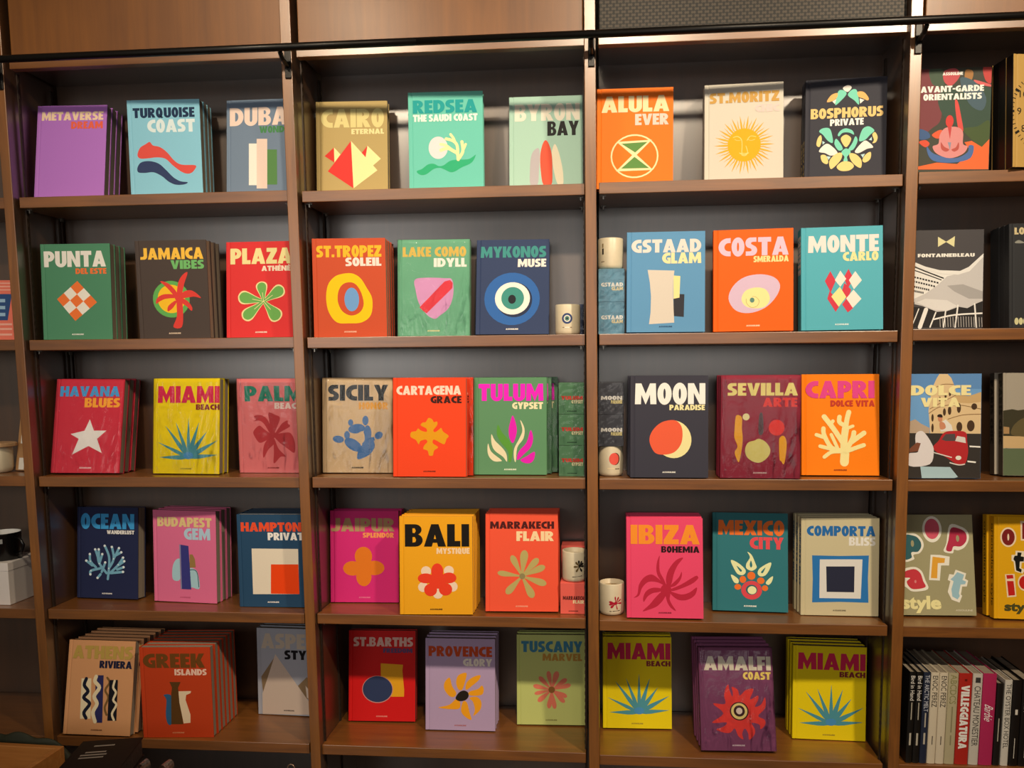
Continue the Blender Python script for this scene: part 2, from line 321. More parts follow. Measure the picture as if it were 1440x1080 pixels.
def outline_shapes(shapes):
    """expand every art primitive into (colour, loop) pairs in metres"""
    o = []
    for si, s in enumerate(shapes):
        k, c = s[0], (s[1], si)
        if k == 'e': o.append((c, ell(s[2]*1e-4, s[3]*1e-4, s[4]*1e-4, s[5]*1e-4, s[6])))
        elif k == 'p': o.append((c, pairs(s[2])))
        elif k == 'm': o.append((c, smooth_loop(pairs(s[2]))))
        elif k == 's':
            w = s[2]*.5e-4; p = smooth_line(pairs(s[3])); 
            for i in range(len(p)-1):
                a, b = Vector(p[i]), Vector(p[i+1]); d = b-a
                if d.length < 1e-7: continue
                nn = Vector((-d.y, d.x)).normalized()*w
                o.append((c, [tuple(a+nn), tuple(a-nn), tuple(b-nn), tuple(b+nn)]))
            if s[2] > 24:
                for q in p: o.append((c, ell(q[0], q[1], w, w, 0, 14)))
        elif k in 'tb':
            a = Vector((s[2]*1e-4, s[3]*1e-4)); b = Vector((s[4]*1e-4, s[5]*1e-4)); w = s[6]*.5e-4
            d = b-a; nn = Vector((-d.y, d.x)).normalized()*w
            pr = ((0,.16),(.35,.55),(.65,.95),(.82,1),(.94,.72),(1,.2)) if k == 't' else ((0,.35),(.22,.95),(.40,1),(.7,.55),(1,.03))
            l = [tuple(a+d*t+nn*v) for t, v in pr] + [tuple(a+d*t-nn*v) for t, v in reversed(pr)]
            o.append((c, smooth_loop(l, 3) if k == 't' else l))
        elif k == 'sun':
            x, y, r0, r1 = (v*1e-4 for v in s[2:6])
            for i in range(44):
                a = 2*math.pi*i/44; big = i % 2 == 0; R = r1 if big else r1*.90; hw = .055 if big else .034
                p = []
                for t, wv in ((0,1),(.35,.8),(.65,.45),(1,0.03)):
                    rr = r0*.94 + (R-r0*.94)*t; off = (.028*math.sin(t*5.5) if not big else 0)
                    p.append((rr, off, hw*wv))
                l = [(x+rr*math.cos(a+of+h_), y+rr*math.sin(a+of+h_)) for rr, of, h_ in p] + [(x+rr*math.cos(a+of-h_), y+rr*math.sin(a+of-h_)) for rr, of, h_ in reversed(p)]
                o.append((c, l))
        elif k == 'check':
            P4 = [Vector(v) for v in pairs(s[3])]  # top, right, left, bottom
            t, r, l, b = P4
            for i in range(3):
                for j in range(3):
                    def at(u, v): return tuple((t*(1-u)+r*u)*(1-v) + (l*(1-u)+b*u)*v)
                    o.append(((s[1] if (i+j) % 2 == 0 else s[2], si), [at(i/3, j/3), at((i+1)/3, j/3), at((i+1)/3, (j+1)/3), at(i/3, (j+1)/3)]))
        elif k == 'dash':
            (ax, ay), (bx, by) = pairs(s[3]); w = s[2]*.5e-4
            for i in range(11):
                u, v = (i+.12)/11, (i+.8)/11
                o.append((c, [(ax+(bx-ax)*u, ay+(by-ay)*u-w), (ax+(bx-ax)*v, ay+(by-ay)*v-w), (ax+(bx-ax)*v, ay+(by-ay)*v+w), (ax+(bx-ax)*u, ay+(by-ay)*u+w)]))
        elif k == 'clock':
            x, y, r = (v*1e-4 for v in s[2:5])
            for i in range(60):
                a = 2*math.pi*i/60; q = i % 5 == 0; R = r*1.22; ln = r*.05 if not q else r*.07; hw = r*.012 if not q else r*.035
                ca, sa = math.cos(a), math.sin(a)
                o.append((c, [(x+ca*(R-ln)-sa*hw, y+sa*(R-ln)+ca*hw), (x+ca*(R+ln)-sa*hw, y+sa*(R+ln)+ca*hw), (x+ca*(R+ln)+sa*hw, y+sa*(R+ln)-ca*hw), (x+ca*(R-ln)+sa*hw, y+sa*(R-ln)-ca*hw)]))
    return o
def area2(p): return sum(p[i-1][0]*p[i][1]-p[i][0]*p[i-1][1] for i in range(len(p)))

# ------------------------------------------------------------------ books
def cover_mesh(w, h, t, spine=False):
    bm = bmesh.new(); a = .0026
    pf = [(w/2, 0), (-w/2+.017, 0), (-w/2+.0125, .0016), (-w/2+.008, 0), (-w/2+.0012, 0), (-w/2, .0012), (-w/2, t-.0012), (-w/2+.0012, t), (-w/2+.008, t), (-w/2+.0125, t-.0016), (-w/2+.017, t), (w/2, t),
          (w/2, t-a), (-w/2+.017, t-a), (-w/2+.0125, t-a-.0016), (-w/2+.003, t-a), (-w/2+.003, a), (-w/2+.0125, a+.0016), (-w/2+.017, a), (w/2, a)]
    lo = [bm.verts.new((x, y, 0)) for x, y in pf]; hi = [bm.verts.new((x, y, h)) for x, y in pf]; n = len(pf)
    for i in range(n):
        f = bm.faces.new((lo[i], hi[i], hi[(i+1) % n], lo[(i+1) % n]))
        if 4 <= i <= 6: f.material_index = 1
    tri = tessellate_polygon([[Vector((x, y, 0)) for x, y in pf]])
    for q in tri:
        A_, B_, C_ = (pf[i] for i in q); ar = (B_[0]-A_[0])*(C_[1]-A_[1])-(B_[1]-A_[1])*(C_[0]-A_[0])
        q = q if ar > 0 else q[::-1]
        bm.faces.new([hi[i] for i in q]); bm.faces.new([lo[i] for i in q[::-1]])
    return bm
def film_box(bm, w, y0, y1, h, amp=.0005, nx=18, nz=24):
    rnd = random.Random(int(w*1e5)+int(h*1e4))
    x0, x1, z0, z1 = -w/2-.0007, w/2+.0007, -.0004 if y0 < 0 else 0, h+.0007
    g = [[bm.verts.new((x0+(x1-x0)*i/nx, y0-rnd.random()*amp, z0+.0005+(z1-z0-.0005)*j/nz)) for i in range(nx+1)] for j in range(nz+1)]
    for j in range(nz):
        for i in range(nx): bm.faces.new((g[j][i], g[j][i+1], g[j+1][i+1], g[j+1][i]))
    b = [bm.verts.new(p) for p in ((x0, y1, z0+.0005), (x1, y1, z0+.0005), (x1, y1, z1), (x0, y1, z1))]
    bm.faces.new([g[nz][i] for i in range(nx+1)] + [b[2], b[3]])
    bm.faces.new([g[j][nx] for j in range(nz, -1, -1)] + [b[1], b[2]])
    bm.faces.new([g[j][0] for j in range(nz+1)] + [b[3], b[0]])
ORD = {1: 'second', 2: 'third', 3: 'fourth', 4: 'fifth', 5: 'sixth', 6: 'seventh'}
SPINE_TEXT = {'monte': ('MONTE', '#ece2de'), 'bosphorus': ('PRIVATE', '#b9a878'), 'comporta': ('COMPORTA BLISS', '#2a5f8e'), 'parischic': ('PARIS CHIC', '#1c1814'), 'orient': ('orientalism style', '#1a1510')}
def build_book(rec):
    (key, label, short, loc, rot, w, h, t, col, spc, nb, dxs, wrap, titles, subs, imp, shapes) = rec
    grp = ('stack of ' + short + ' copies') if nb else None
    root = thing('hardcover_book', label, 'book', (loc[0], loc[1], loc[2]+.0009), (-rot[1], rot[2], rot[0]), grp)
    cm = ink(col, .6, .2); sm = ink(spc, .55, .25) if spc else cm
    cover = mesh_obj('cover', cover_mesh(w, h, t), [cm, sm], root)
    pb = bmesh.new(); box(pb, -w/2+.0032, w/2-.0022, .0028, t-.0028, .0022, h-.0020)
    pages = mesh_obj('page_block', pb, pages_mat(), root)
    lay = [0]
    def put(u, v): return (u - w/2, -.00022 - lay[0]*.00002, v)
    parts = []
    def words(nm, lst):
        bm = bmesh.new(); ms = []
        for s, c, x0, x1, z0, z1 in lst:
            ms.append(ink(c, .6, .18)); run(bm, s, x0*1e-4, x1*1e-4, z0*1e-4, z1*1e-4, put, len(ms)-1)
        return mesh_obj(nm, bm, ms, cover)
    if shapes:
        bm = bmesh.new(); ms = []; idx = {}; cnt = 0
        for (c, si), lp in outline_shapes(shapes):
            lp = clip(lp, w, h); cnt += 1; lay[0] = si + .2*cnt
            if len(lp) < 3: continue
            if c not in idx: idx[c] = len(ms); ms.append(ink(c, .6, .18))
            fill(bm, [lp], put, idx[c])
        for s in shapes:
            if s[0] == 'clock':
                for hr in range(1, 13):
                    a = math.radians(90 - 30*hr); x = s[2]*1e-4 + s[4]*1e-4*math.cos(a); z = s[3]*1e-4 + s[4]*1e-4*math.sin(a)
                    hw = .0065*len(str(hr)); sans(bm, str(hr), x-hw, x+hw, z-.0105, z+.0105, put, idx.get(s[1], 0))
            if s[0] == 'txt':
                ms.append(ink(s[1])); sans(bm, s[2], s[3]*1e-4, s[4]*1e-4, s[5]*1e-4, s[6]*1e-4, put, len(ms)-1)
        em = mesh_obj('cover_print', bm, ms, cover)
    lay[0] = max(lay[0], 1) + 4
    if titles: words('title', titles)
    if subs:
        if subs[0][0].islower():
            bm = bmesh.new(); s, c, x0, x1, z0, z1 = subs[0]; sans(bm, s, x0*1e-4, x1*1e-4, z0*1e-4, z1*1e-4, put, 0, .045)
            mesh_obj('subtitle', bm, ink(c, .4, .4), cover)
        else: words('subtitle', subs)
    if imp:
        bm = bmesh.new(); run(bm, 'ASSOULINE', w*.415, w*.585, .0155, .0205, put, 0, .07); mesh_obj('imprint', bm, ink(imp), cover)
    if key in SPINE_TEXT:
        s, c = SPINE_TEXT[key]; bm = bmesh.new()
        ps = lambda u, v: (-w/2-.00025, v, u)
        # letters run down the spine with their tops towards the front board
        a, b = h*.93, h*.30 if key != 'orient' else h*.12
        if key == 'monte': b = h*.55
        if key == 'bosphorus': a, b = h*.42, h*.03
        fn = sans if s.islower() else run
        tmp = bmesh.new(); fn(tmp, s, 0, a-b, .006, t-.006, lambda u, v: (-w/2-.00025, t-v, a-u)); mesh_obj('spine_title', tmp, ink(c), cover)
    if wrap:
        bm = bmesh.new(); film_box(bm, w, -.0016, t+.0006, h); f = mesh_obj('plastic_wrap', bm, film_mat(), root, True); f['label'] = 'clear crinkled shrink wrap'
    lean = math.radians(rot[1]); yaw = math.radians(rot[0])
    kids = [(o, [q for q in o.children]) for o in (cover, pages)]
    step = (t + (.0036 if wrap or key in ('cartagena', 'tulum') else .0014))/math.cos(lean)
    for i in range(1, nb+1):
        c = root.copy(); COL.objects.link(c)
        dx = dxs[i-1] if dxs else random.uniform(-.0018, .0018)
        c.location = (loc[0] - math.sin(yaw)*step*i + dx, loc[1] + math.cos(yaw)*step*i, loc[2]+.0009)
        c['label'] = ('only copy behind the ' + short) if nb == 1 else (ORD[i] + ' copy back in the stack led by the ' + short)
        for o, sub in kids:
            d = o.copy(); COL.objects.link(d); d.parent = c
            for q in sub:
                if q.name.split('.')[0] in ('title', 'subtitle', 'spine_title'):
                    e = q.copy(); COL.objects.link(e); e.parent = d
        if key in ('cartagena', 'tulum', 'havana'):
            if 'fw_' + key not in MATS:
                bm = bmesh.new(); film_box(bm, w, -.0009, t+.0002, h, .0002); f = mesh_obj('plastic_wrap', bm, film_mat(), c); MATS['fw_' + key] = f
            else:
                f = MATS['fw_' + key].copy(); COL.objects.link(f); f.parent = c
            f['label'] = 'clear crinkled shrink wrap'
    return root
BOOKS = [
('metaverse', 'purple hardback at the left end of the top shelf, pale title over red subtitle', 'purple book', (-1.6514, 0.0796, 0.7661), (2.38, 9.03, 0.24), 0.2529, 0.336, 0.031, '#b878d2', None, 2, None, 0, [('METAVERSE', '#f7d9b8', 167, 2402, 2821, 3133)], [('DREAM', '#f06a4e', 1244, 2397, 2510, 2772)], None, []),
('turquoise', 'sky blue hardback with one red and one navy wave on its cover', 'blue wave book', (-1.3004, 0.0977, 0.7621), (3.25, 1.36, -0.3), 0.2558, 0.3352, 0.031, '#8fcfe8', None, 2, None, 0, [('TURQUOISE', '#1d3556', 202, 2377, 2747, 3083)], [('COAST', '#e6f6fa', 692, 2372, 2249, 2685)], None, [('m', '#e4554d', [298, 1496, 398, 1728, 587, 1844, 752, 1926, 864, 1804, 1096, 1750, 1343, 1568, 1587, 1280, 1836, 1134, 2326, 1103, 2290, 948, 2115, 824, 1861, 871, 1542, 1104, 1296, 1335, 1005, 1398, 637, 1369, 380, 1374]), ('m', '#34426b', [276, 1057, 410, 1232, 706, 1276, 1032, 1185, 1278, 967, 1523, 714, 1773, 567, 2029, 527, 1915, 458, 1621, 449, 1369, 554, 1121, 757, 834, 890, 539, 875, 297, 901])]),
('dubai', 'slate blue hardback with white, pink and green upright bars, cut off by an upright', 'slate blue bar book', (-0.964, 0.109, 0.7637), (0.05, 5.59, -0.01), 0.253, 0.336, 0.031, '#74879f', None, 0, None, 0, [('DUBAI', '#f0d8cb', 121, 2432, 2458, 3088)], [('WONDER', '#4b8a55', 1191, 2432, 2189, 2423)], None, [('p', '#f2efe4', [811, 1835, 1120, 1826, 1121, 371, 811, 380]), ('p', '#5a8a50', [1458, 1609, 1820, 1598, 1831, 376, 1465, 386]), ('p', '#eed5c8', [1092, 1992, 1472, 1980, 1473, 248, 1092, 258])]),
('cairo', 'olive tan hardback with red and cream faceted pyramids', 'tan pyramid book', (-0.6543, 0.1528, 0.7585), (2.94, 4.17, -0.0), 0.2523, 0.335, 0.031, '#b8a068', None, 0, None, 0, [('CAIRO', '#ded08f', 183, 2406, 2443, 3084)], [('ETERNAL', '#ecdda2', 1252, 2401, 2208, 2389)], None, [('p', '#d8372f', [631, 1759, 297, 1462, 640, 1230]), ('p', '#f3e9a8', [631, 1759, 859, 1514, 640, 1230]), ('p', '#d8372f', [1813, 1800, 1565, 1503, 1777, 1288]), ('p', '#f3e9a8', [1813, 1800, 2283, 1340, 1943, 1058, 1732, 1326]), ('p', '#df3a34', [1233, 1976, 406, 931, 1306, 327]), ('p', '#f3e9a8', [1233, 1976, 2157, 942, 1306, 327])]),
('redsea', 'sea green hardback with pale sun, cream coral branch and green leaf', 'sea green coral book', (-0.3088, 0.1002, 0.7584), (2.28, 3.2, -0.23), 0.2551, 0.3354, 0.031, '#6cc7b6', None, 0, None, 0, [('REDSEA', '#1f9fa0', 166, 2357, 2647, 3082)], [('THE SAUDI COAST', '#f2f7ec', 167, 2368, 2370, 2601)], None, [('e', '#e9dde0', 1013, 1486, 328, 374, 0), ('m', '#2fae7c', [273, 723, 444, 786, 649, 931, 853, 953, 1021, 873, 1190, 895, 1395, 1030, 1598, 1069, 2003, 1076, 2173, 1145, 2292, 1225, 2205, 1028, 2069, 915, 1797, 806, 1593, 687, 1423, 658, 1222, 752, 1054, 812, 850, 777, 610, 616, 440, 580, 306, 639]), ('s', '#f3e7ae', 114, [1693, 1083, 1669, 1272, 1535, 1365, 1334, 1462, 1103, 1401]), ('s', '#f3e7ae', 94, [1435, 1443, 1268, 1563, 1099, 1600]), ('s', '#f3e7ae', 100, [1685, 1255, 1656, 1554, 1523, 1706, 1288, 1778]), ('s', '#f3e7ae', 87, [1606, 1621, 1541, 1788, 1442, 1923]), ('s', '#f3e7ae', 107, [1727, 1122, 1855, 1351, 1826, 1666]), ('s', '#f3e7ae', 87, [1855, 1367, 1953, 1580])]),
('byron', 'pale mint hardback with three upright surfboards, the middle one red', 'mint surfboard book', (0.0275, 0.1515, 0.7607), (1.25, 7.61, -0.2), 0.2541, 0.3346, 0.031, '#a9cdbd', None, 0, None, 0, [('BYRON', '#e8e2d2', 194, 2443, 2489, 3075)], [('BAY', '#262626', 1323, 2408, 1955, 2456)], None, [('m', '#b5aeb3', [732, 276, 718, 786, 752, 1219, 852, 1450, 1017, 1529, 1065, 1277, 1031, 778, 979, 269]), ('m', '#ece3c8', [1670, 252, 1534, 764, 1477, 1299, 1494, 1498, 1587, 1662, 1708, 1392, 1820, 923, 1868, 522, 1850, 247]), ('m', '#e2573f', [1177, 258, 1087, 776, 1075, 1277, 1149, 1642, 1258, 1806, 1380, 1652, 1470, 1299, 1491, 765, 1456, 250])]),
('alula', 'bright orange hardback with a cream ring around a green hourglass', 'orange hourglass book', (0.3294, 0.1319, 0.761), (0.27, 4.3, 0.21), 0.2561, 0.3351, 0.031, '#f9791f', None, 0, None, 0, [('ALULA', '#f5dfb0', 154, 2428, 2552, 3093)], [('EVER', '#f8cfc4', 1286, 2410, 2110, 2484)], None, [('e', '#f7e3b0', 1270, 1073, 804, 736, 0), ('e', '#f9791f', 1270, 1073, 753, 684, 0), ('p', '#f7e3b0', [662, 1569, 1852, 1611, 1270, 1042]), ('p', '#f7e3b0', [1270, 1188, 644, 576, 1898, 599]), ('p', '#5f8f48', [829, 1502, 1706, 1542, 1291, 1198]), ('p', '#5f8f48', [1270, 1052, 822, 666, 1762, 665])]),
('moritz', 'off-white hardback with a large golden sun face', 'white sun face book', (0.6881, 0.1155, 0.7614), (-2.47, 5.84, -0.0), 0.2564, 0.3351, 0.031, '#d3ccbe', None, 1, None, 0, [('ST.MORITZ', '#c79a4e', 168, 2427, 2719, 3069)], [('CHIC', '#e3c9c4', 1649, 2428, 2377, 2631)], None, [('sun', '#f0a92c', 1299, 1301, 537, 974), ('e', '#f4ab18', 1299, 1301, 540, 554, 0), ('s', '#f7d27a', 24, [940, 1562, 1089, 1589, 1222, 1447, 1223, 1039]), ('s', '#f7d27a', 24, [1388, 1440, 1503, 1588, 1685, 1556]), ('s', '#f7d27a', 24, [1355, 1272, 1405, 1032, 1207, 1033]), ('s', '#f7d27a', 30, [1157, 1035, 1306, 968, 1438, 1030]), ('s', '#f7d27a', 20, [1207, 972, 1306, 934, 1389, 971]), ('s', '#f7d27a', 17, [990, 1492, 1089, 1453, 1189, 1466]), ('s', '#f7d27a', 17, [1421, 1473, 1536, 1440, 1652, 1476])]),
('bosphorus', 'charcoal hardback with teal, white and gold petal mosaic around the title', 'charcoal mosaic book', (1.0152, 0.1176, 0.7603), (-3.78, 3.26, 0.14), 0.2559, 0.3352, 0.031, '#363640', None, 1, None, 0, [('BOSPHORUS', '#ecc882', 173, 2454, 2080, 2407)], [('PRIVATE', '#f4f2ee', 789, 1847, 1829, 2047)], None, [('m', '#f0ece4', [1175, 3034, 1322, 3127, 1455, 3052, 1326, 2906]), ('m', '#7fd8bf', [1044, 2956, 1209, 2964, 1294, 2840, 1116, 2629, 953, 2502, 966, 2671]), ('m', '#7fd8bf', [1457, 2967, 1605, 2958, 1675, 2700, 1686, 2479, 1545, 2623, 1338, 2804]), ('m', '#efb870', [678, 2619, 814, 2833, 1012, 2890, 998, 2755, 867, 2643]), ('m', '#efb870', [1639, 2889, 1836, 2878, 1987, 2683, 1956, 2600, 1807, 2676, 1675, 2734]), ('p', '#f0ece4', [851, 2626, 982, 2704, 935, 2537]), ('p', '#f0ece4', [1702, 2682, 1857, 2623, 1728, 2511]), ('m', '#7fd8bf', [450, 1674, 566, 1771, 766, 1761, 852, 1586, 890, 1293, 739, 1352, 569, 1565]), ('m', '#7fd8bf', [2187, 1623, 2021, 1760, 1857, 1724, 1762, 1559, 1717, 1306, 1897, 1331, 2059, 1493]), ('m', '#7fd8bf', [1042, 1542, 1132, 1674, 1297, 1735, 1496, 1657, 1548, 1518, 1398, 1593, 1200, 1596, 1086, 1489]), ('m', '#efd48a', [1300, 1530, 1468, 1385, 1307, 1120, 1137, 1401]), ('m', '#7fd8bf', [1004, 1408, 1209, 1091, 1077, 1028, 941, 1240]), ('m', '#7fd8bf', [1599, 1464, 1667, 1308, 1540, 1041, 1375, 1032, 1504, 1247]), ('m', '#7fd8bf', [1308, 1086, 1459, 960, 1346, 811, 1365, 674, 1232, 679, 1263, 815, 1161, 956]), ('m', '#f0ece4', [451, 1022, 608, 1221, 774, 1240, 1045, 961, 847, 867, 646, 962]), ('m', '#f0ece4', [1591, 988, 1865, 1299, 2030, 1240, 2158, 1081, 1968, 1039, 1707, 914]), ('m', '#efd48a', [374, 1232, 404, 1436, 503, 1551, 538, 1395, 475, 1176]), ('m', '#efd48a', [2129, 1218, 2177, 1318, 2124, 1490, 2205, 1571, 2289, 1414, 2243, 1247]), ('m', '#efd48a', [513, 882, 663, 893, 750, 717, 718, 599, 567, 674]), ('m', '#efd48a', [2085, 931, 2073, 711, 1911, 599, 1827, 688, 1939, 870]), ('m', '#efd48a', [821, 457, 790, 699, 979, 913, 1178, 938, 1149, 717, 920, 470]), ('m', '#efd48a', [1782, 434, 1794, 689, 1609, 885, 1427, 910, 1446, 738, 1582, 545]), ('m', '#efd48a', [1036, 534, 1216, 663, 1448, 636, 1566, 494, 1420, 364, 1188, 356, 1054, 430]), ('p', '#bfe0e6', [556, 1360, 647, 1305, 568, 1240]), ('p', '#bfe0e6', [2109, 1423, 2012, 1326, 2111, 1304]), ('p', '#bfe0e6', [697, 857, 831, 834, 766, 734]), ('p', '#bfe0e6', [1774, 860, 1905, 888, 1842, 755])]),
('avant', 'painted cover with a red figure seated on a blue mat, raised arm', 'painted figure book', (1.3347, 0.0849, 0.7644), (-0.2, 1.94, 0.13), 0.24, 0.336, 0.031, '#46483f', None, 0, None, 0, [('AVANT-GARDE', '#f6f3ee', 227, 2172, 2620, 2814), ('ORIENTALISTS', '#f6f3ee', 314, 2114, 2376, 2570)], [('ASSOULINE', '#f6f3ee', 893, 1516, 3139, 3238)], None, [('m', '#7c4248', [49, 3393, 487, 3367, 863, 2686, 887, 1826, 627, 1516, 71, 1305]), ('m', '#4b5c4c', [488, 3354, 890, 3317, 948, 2819, 590, 2876]), ('m', '#3d5247', [821, 2597, 1704, 2792, 2404, 2633, 2383, 1597, 1923, 1431, 1567, 1441, 929, 1915]), ('m', '#4a5b38', [1567, 1441, 2009, 1518, 2367, 1688, 2357, 1010, 2161, 880, 1935, 1022]), ('m', '#c24a48', [2130, 3352, 2386, 3351, 2388, 2858, 2208, 2954]), ('m', '#d8696a', [1876, 2975, 2390, 2804, 2369, 2746, 1968, 2850]), ('m', '#a8794a', [1601, 3290, 1824, 3237, 1788, 2969, 1590, 2931]), ('m', '#c2565c', [936, 3270, 1289, 3347, 1429, 3117, 1171, 2811, 945, 2954]), ('m', '#4d6370', [1431, 3027, 1878, 2921, 2247, 2413, 2127, 2012, 1721, 2251]), ('p', '#ee6d3c', [113, 216, 165, 297, 791, 417, 1420, 354, 1855, 707, 1623, 1031, 1845, 1070, 2162, 870, 2385, 1109, 2383, 165]), ('m', '#d9553f', [212, 1073, 413, 1135, 550, 1017, 419, 907]), ('m', '#e2603f', [610, 1289, 853, 1441, 989, 1368, 815, 1169]), ('m', '#44608e', [201, 1483, 496, 1383, 546, 1200, 232, 1163]), ('m', '#4f6fa8', [463, 938, 694, 694, 1325, 539, 1722, 710, 1760, 923, 1917, 887, 1816, 526, 1329, 403, 790, 440, 539, 607]), ('m', '#da5450', [1295, 2355, 1386, 2307, 1487, 1897, 1577, 1396, 1433, 1446, 1339, 1902]), ('m', '#d98f90', [857, 1281, 1030, 1503, 1386, 1515, 1569, 1351, 1580, 987, 1725, 892, 1589, 669, 1191, 543, 784, 691, 643, 923, 820, 1009]), ('p', '#c5484a', [1096, 1524, 1217, 1520, 1174, 1136]), ('p', '#8b93a8', [1109, 1046, 1212, 1043, 1184, 794]), ('e', '#d4433f', 1149, 1704, 121, 191, 0), ('m', '#b9564f', [899, 1053, 1001, 913, 1161, 817, 1051, 752, 914, 847]), ('m', '#b9564f', [1445, 1037, 1360, 880, 1228, 815, 1319, 745, 1451, 832])]),
('clock', 'gold cover with black clock numerals at the right end of the top shelf', 'gold clock book', (1.6103, 0.0202, 0.7658), (9.09, 3.75, 0.28), 0.2533, 0.345, 0.031, '#b8934f', '#17120e', 4, None, 0, [], [], None, [('clock', '#1c1814', 1256, 1706, 1046)]),
('punta', 'green hardback with an orange and white checkered diamond', 'green checkered book', (-1.6387, 0.0633, 0.2728), (2.18, 2.43, 0.09), 0.2532, 0.3359, 0.031, '#4f8b6b', None, 2, None, 0, [('PUNTA', '#eeeae4', 125, 2374, 2553, 3108)], [('DEL ESTE', '#f2773d', 1263, 2383, 2303, 2501)], '#e8ece4', [('check', '#f0793a', '#f0ebe2', [1313, 2058, 2005, 1302, 553, 1424, 1190, 652])]),
('jamaica', 'dark brown hardback with a red palm tree over a green and yellow disc', 'brown palm tree book', (-1.2657, 0.0411, 0.2714), (1.65, -0.2, -0.07), 0.2535, 0.3357, 0.031, '#4d423e', None, 2, None, 0, [('JAMAICA', '#fbc64a', 187, 2419, 2712, 3104)], [('VIBES', '#74bd70', 1250, 2429, 2378, 2678)], '#e5cdb4', [('e', '#64b25c', 1204, 1351, 656, 630, 0), ('e', '#fbc52c', 1205, 1361, 487, 489, 0), ('m', '#e2433c', [1398, 1330, 1567, 1328, 1599, 893, 1526, 393, 1225, 397, 1366, 751]), ('m', '#e2433c', [1410, 1402, 1467, 1870, 1633, 2155, 1833, 2259, 1691, 1866, 1562, 1436]), ('m', '#e2433c', [842, 1969, 1094, 1911, 1309, 1728, 1446, 1510, 1348, 1439, 1084, 1731]), ('m', '#e2433c', [657, 1195, 687, 1376, 921, 1517, 1296, 1512, 1440, 1402, 1025, 1371, 794, 1284]), ('m', '#e2433c', [1496, 1401, 1677, 1615, 1978, 1628, 2264, 1383, 2004, 1430, 1664, 1380]), ('m', '#e2433c', [1534, 1400, 1772, 1289, 1928, 1070, 1903, 944, 1724, 1109, 1526, 1256]), ('m', '#e2433c', [1056, 936, 1085, 1117, 1321, 1295, 1394, 1258, 1232, 1043]), ('e', '#e2433c', 1479, 1419, 150, 162, 0)]),
('plaza', 'red hardback with a cream-edged green five-petal flower', 'red and green flower book', (-0.9767, 0.0881, 0.274), (0.12, 4.88, -0.03), 0.253, 0.336, 0.031, '#dd3638', None, 0, None, 0, [('PLAZA', '#f0e1a0', 159, 2390, 2575, 3129)], [('ATHÉNÉE', '#f3dfc8', 1289, 2471, 2323, 2504)], '#f3ddd0', [('t', '#f0e1a6', 1359, 1260, 1267, 1953, 410), ('t', '#f0e1a6', 1359, 1260, 2087, 1729, 448), ('t', '#f0e1a6', 1359, 1260, 439, 1448, 467), ('t', '#f0e1a6', 1359, 1260, 607, 659, 448), ('t', '#f0e1a6', 1359, 1260, 1928, 612, 504), ('t', '#6fae58', 1359, 1260, 1272, 1919, 320), ('t', '#6fae58', 1359, 1260, 2051, 1705, 357), ('t', '#6fae58', 1359, 1260, 485, 1439, 376), ('t', '#6fae58', 1359, 1260, 645, 689, 357), ('t', '#6fae58', 1359, 1260, 1900, 644, 414), ('s', '#f0e1a6', 19, [1359, 1260, 1317, 1572]), ('s', '#f0e1a6', 19, [1359, 1260, 1687, 1471]), ('s', '#f0e1a6', 19, [1359, 1260, 945, 1344]), ('s', '#f0e1a6', 19, [1359, 1260, 1021, 990]), ('s', '#f0e1a6', 19, [1359, 1260, 1615, 968])]),
('tropez', 'rust orange hardback with a lumpy yellow ring around a blue oval', 'rust yellow ring book', (-0.6463, 0.0614, 0.2703), (3.31, 1.69, 0.01), 0.2536, 0.3357, 0.031, '#c8502f', None, 3, None, 0, [('ST.TROPEZ', '#f6b92e', 151, 2396, 2721, 3112)], [('SOLEIL', '#ecdfd6', 1148, 2389, 2415, 2701)], '#ecb9a0', [('m', '#f3c513', [953, 2137, 1338, 2171, 1641, 2017, 1864, 1675, 2048, 1295, 1998, 765, 1684, 502, 1221, 468, 798, 510, 536, 855, 455, 1311, 521, 1764, 720, 2026]), ('m', '#c8502f', [1099, 1834, 1407, 1846, 1632, 1602, 1752, 1146, 1615, 844, 1304, 733, 1000, 888, 854, 1231, 902, 1609]), ('e', '#6f9fd6', 1340, 1279, 254, 402, 0)]),
('como', 'shrink-wrapped mint green hardback with a pink shield crossed by a red band', 'mint shield book', (-0.3662, 0.1109, 0.2726), (1.89, 4.98, 0.25), 0.254, 0.3354, 0.031, '#6fae8e', None, 0, None, 1, [('LAKE COMO', '#d9b95e', 184, 2414, 2758, 3098)], [('IDYLL', '#f0ebe4', 1277, 2430, 2398, 2706)], '#e3d9a0', [('m', '#d69cca', [605, 1954, 949, 2028, 1651, 2006, 1924, 1942, 1962, 1440, 1806, 977, 1494, 709, 1299, 594, 1026, 751, 753, 1140, 636, 1605]), ('p', '#dd4150', [776, 1000, 1651, 1890, 1846, 1942, 1939, 1841, 1924, 1656, 1026, 790, 909, 868])]),
('mykonos', 'navy hardback with a large blue and white eye', 'navy eye book', (-0.0915, 0.11, 0.2755), (0.65, 10.32, 0.25), 0.2544, 0.3352, 0.031, '#2f3e63', None, 0, None, 0, [('MYKONOS', '#3f8f8c', 146, 2436, 2713, 3110)], [('MUSE', '#ece4de', 1447, 2440, 2372, 2657)], '#e8e4e0', [('e', '#2f64ac', 1260, 1245, 968, 929, 0), ('e', '#27324f', 1338, 1213, 627, 619, 0), ('e', '#f0ebe2', 1276, 1261, 611, 572, 0), ('e', '#3f8f86', 1283, 1268, 397, 397, 0), ('e', '#20242c', 1261, 1229, 135, 159, 0)]),
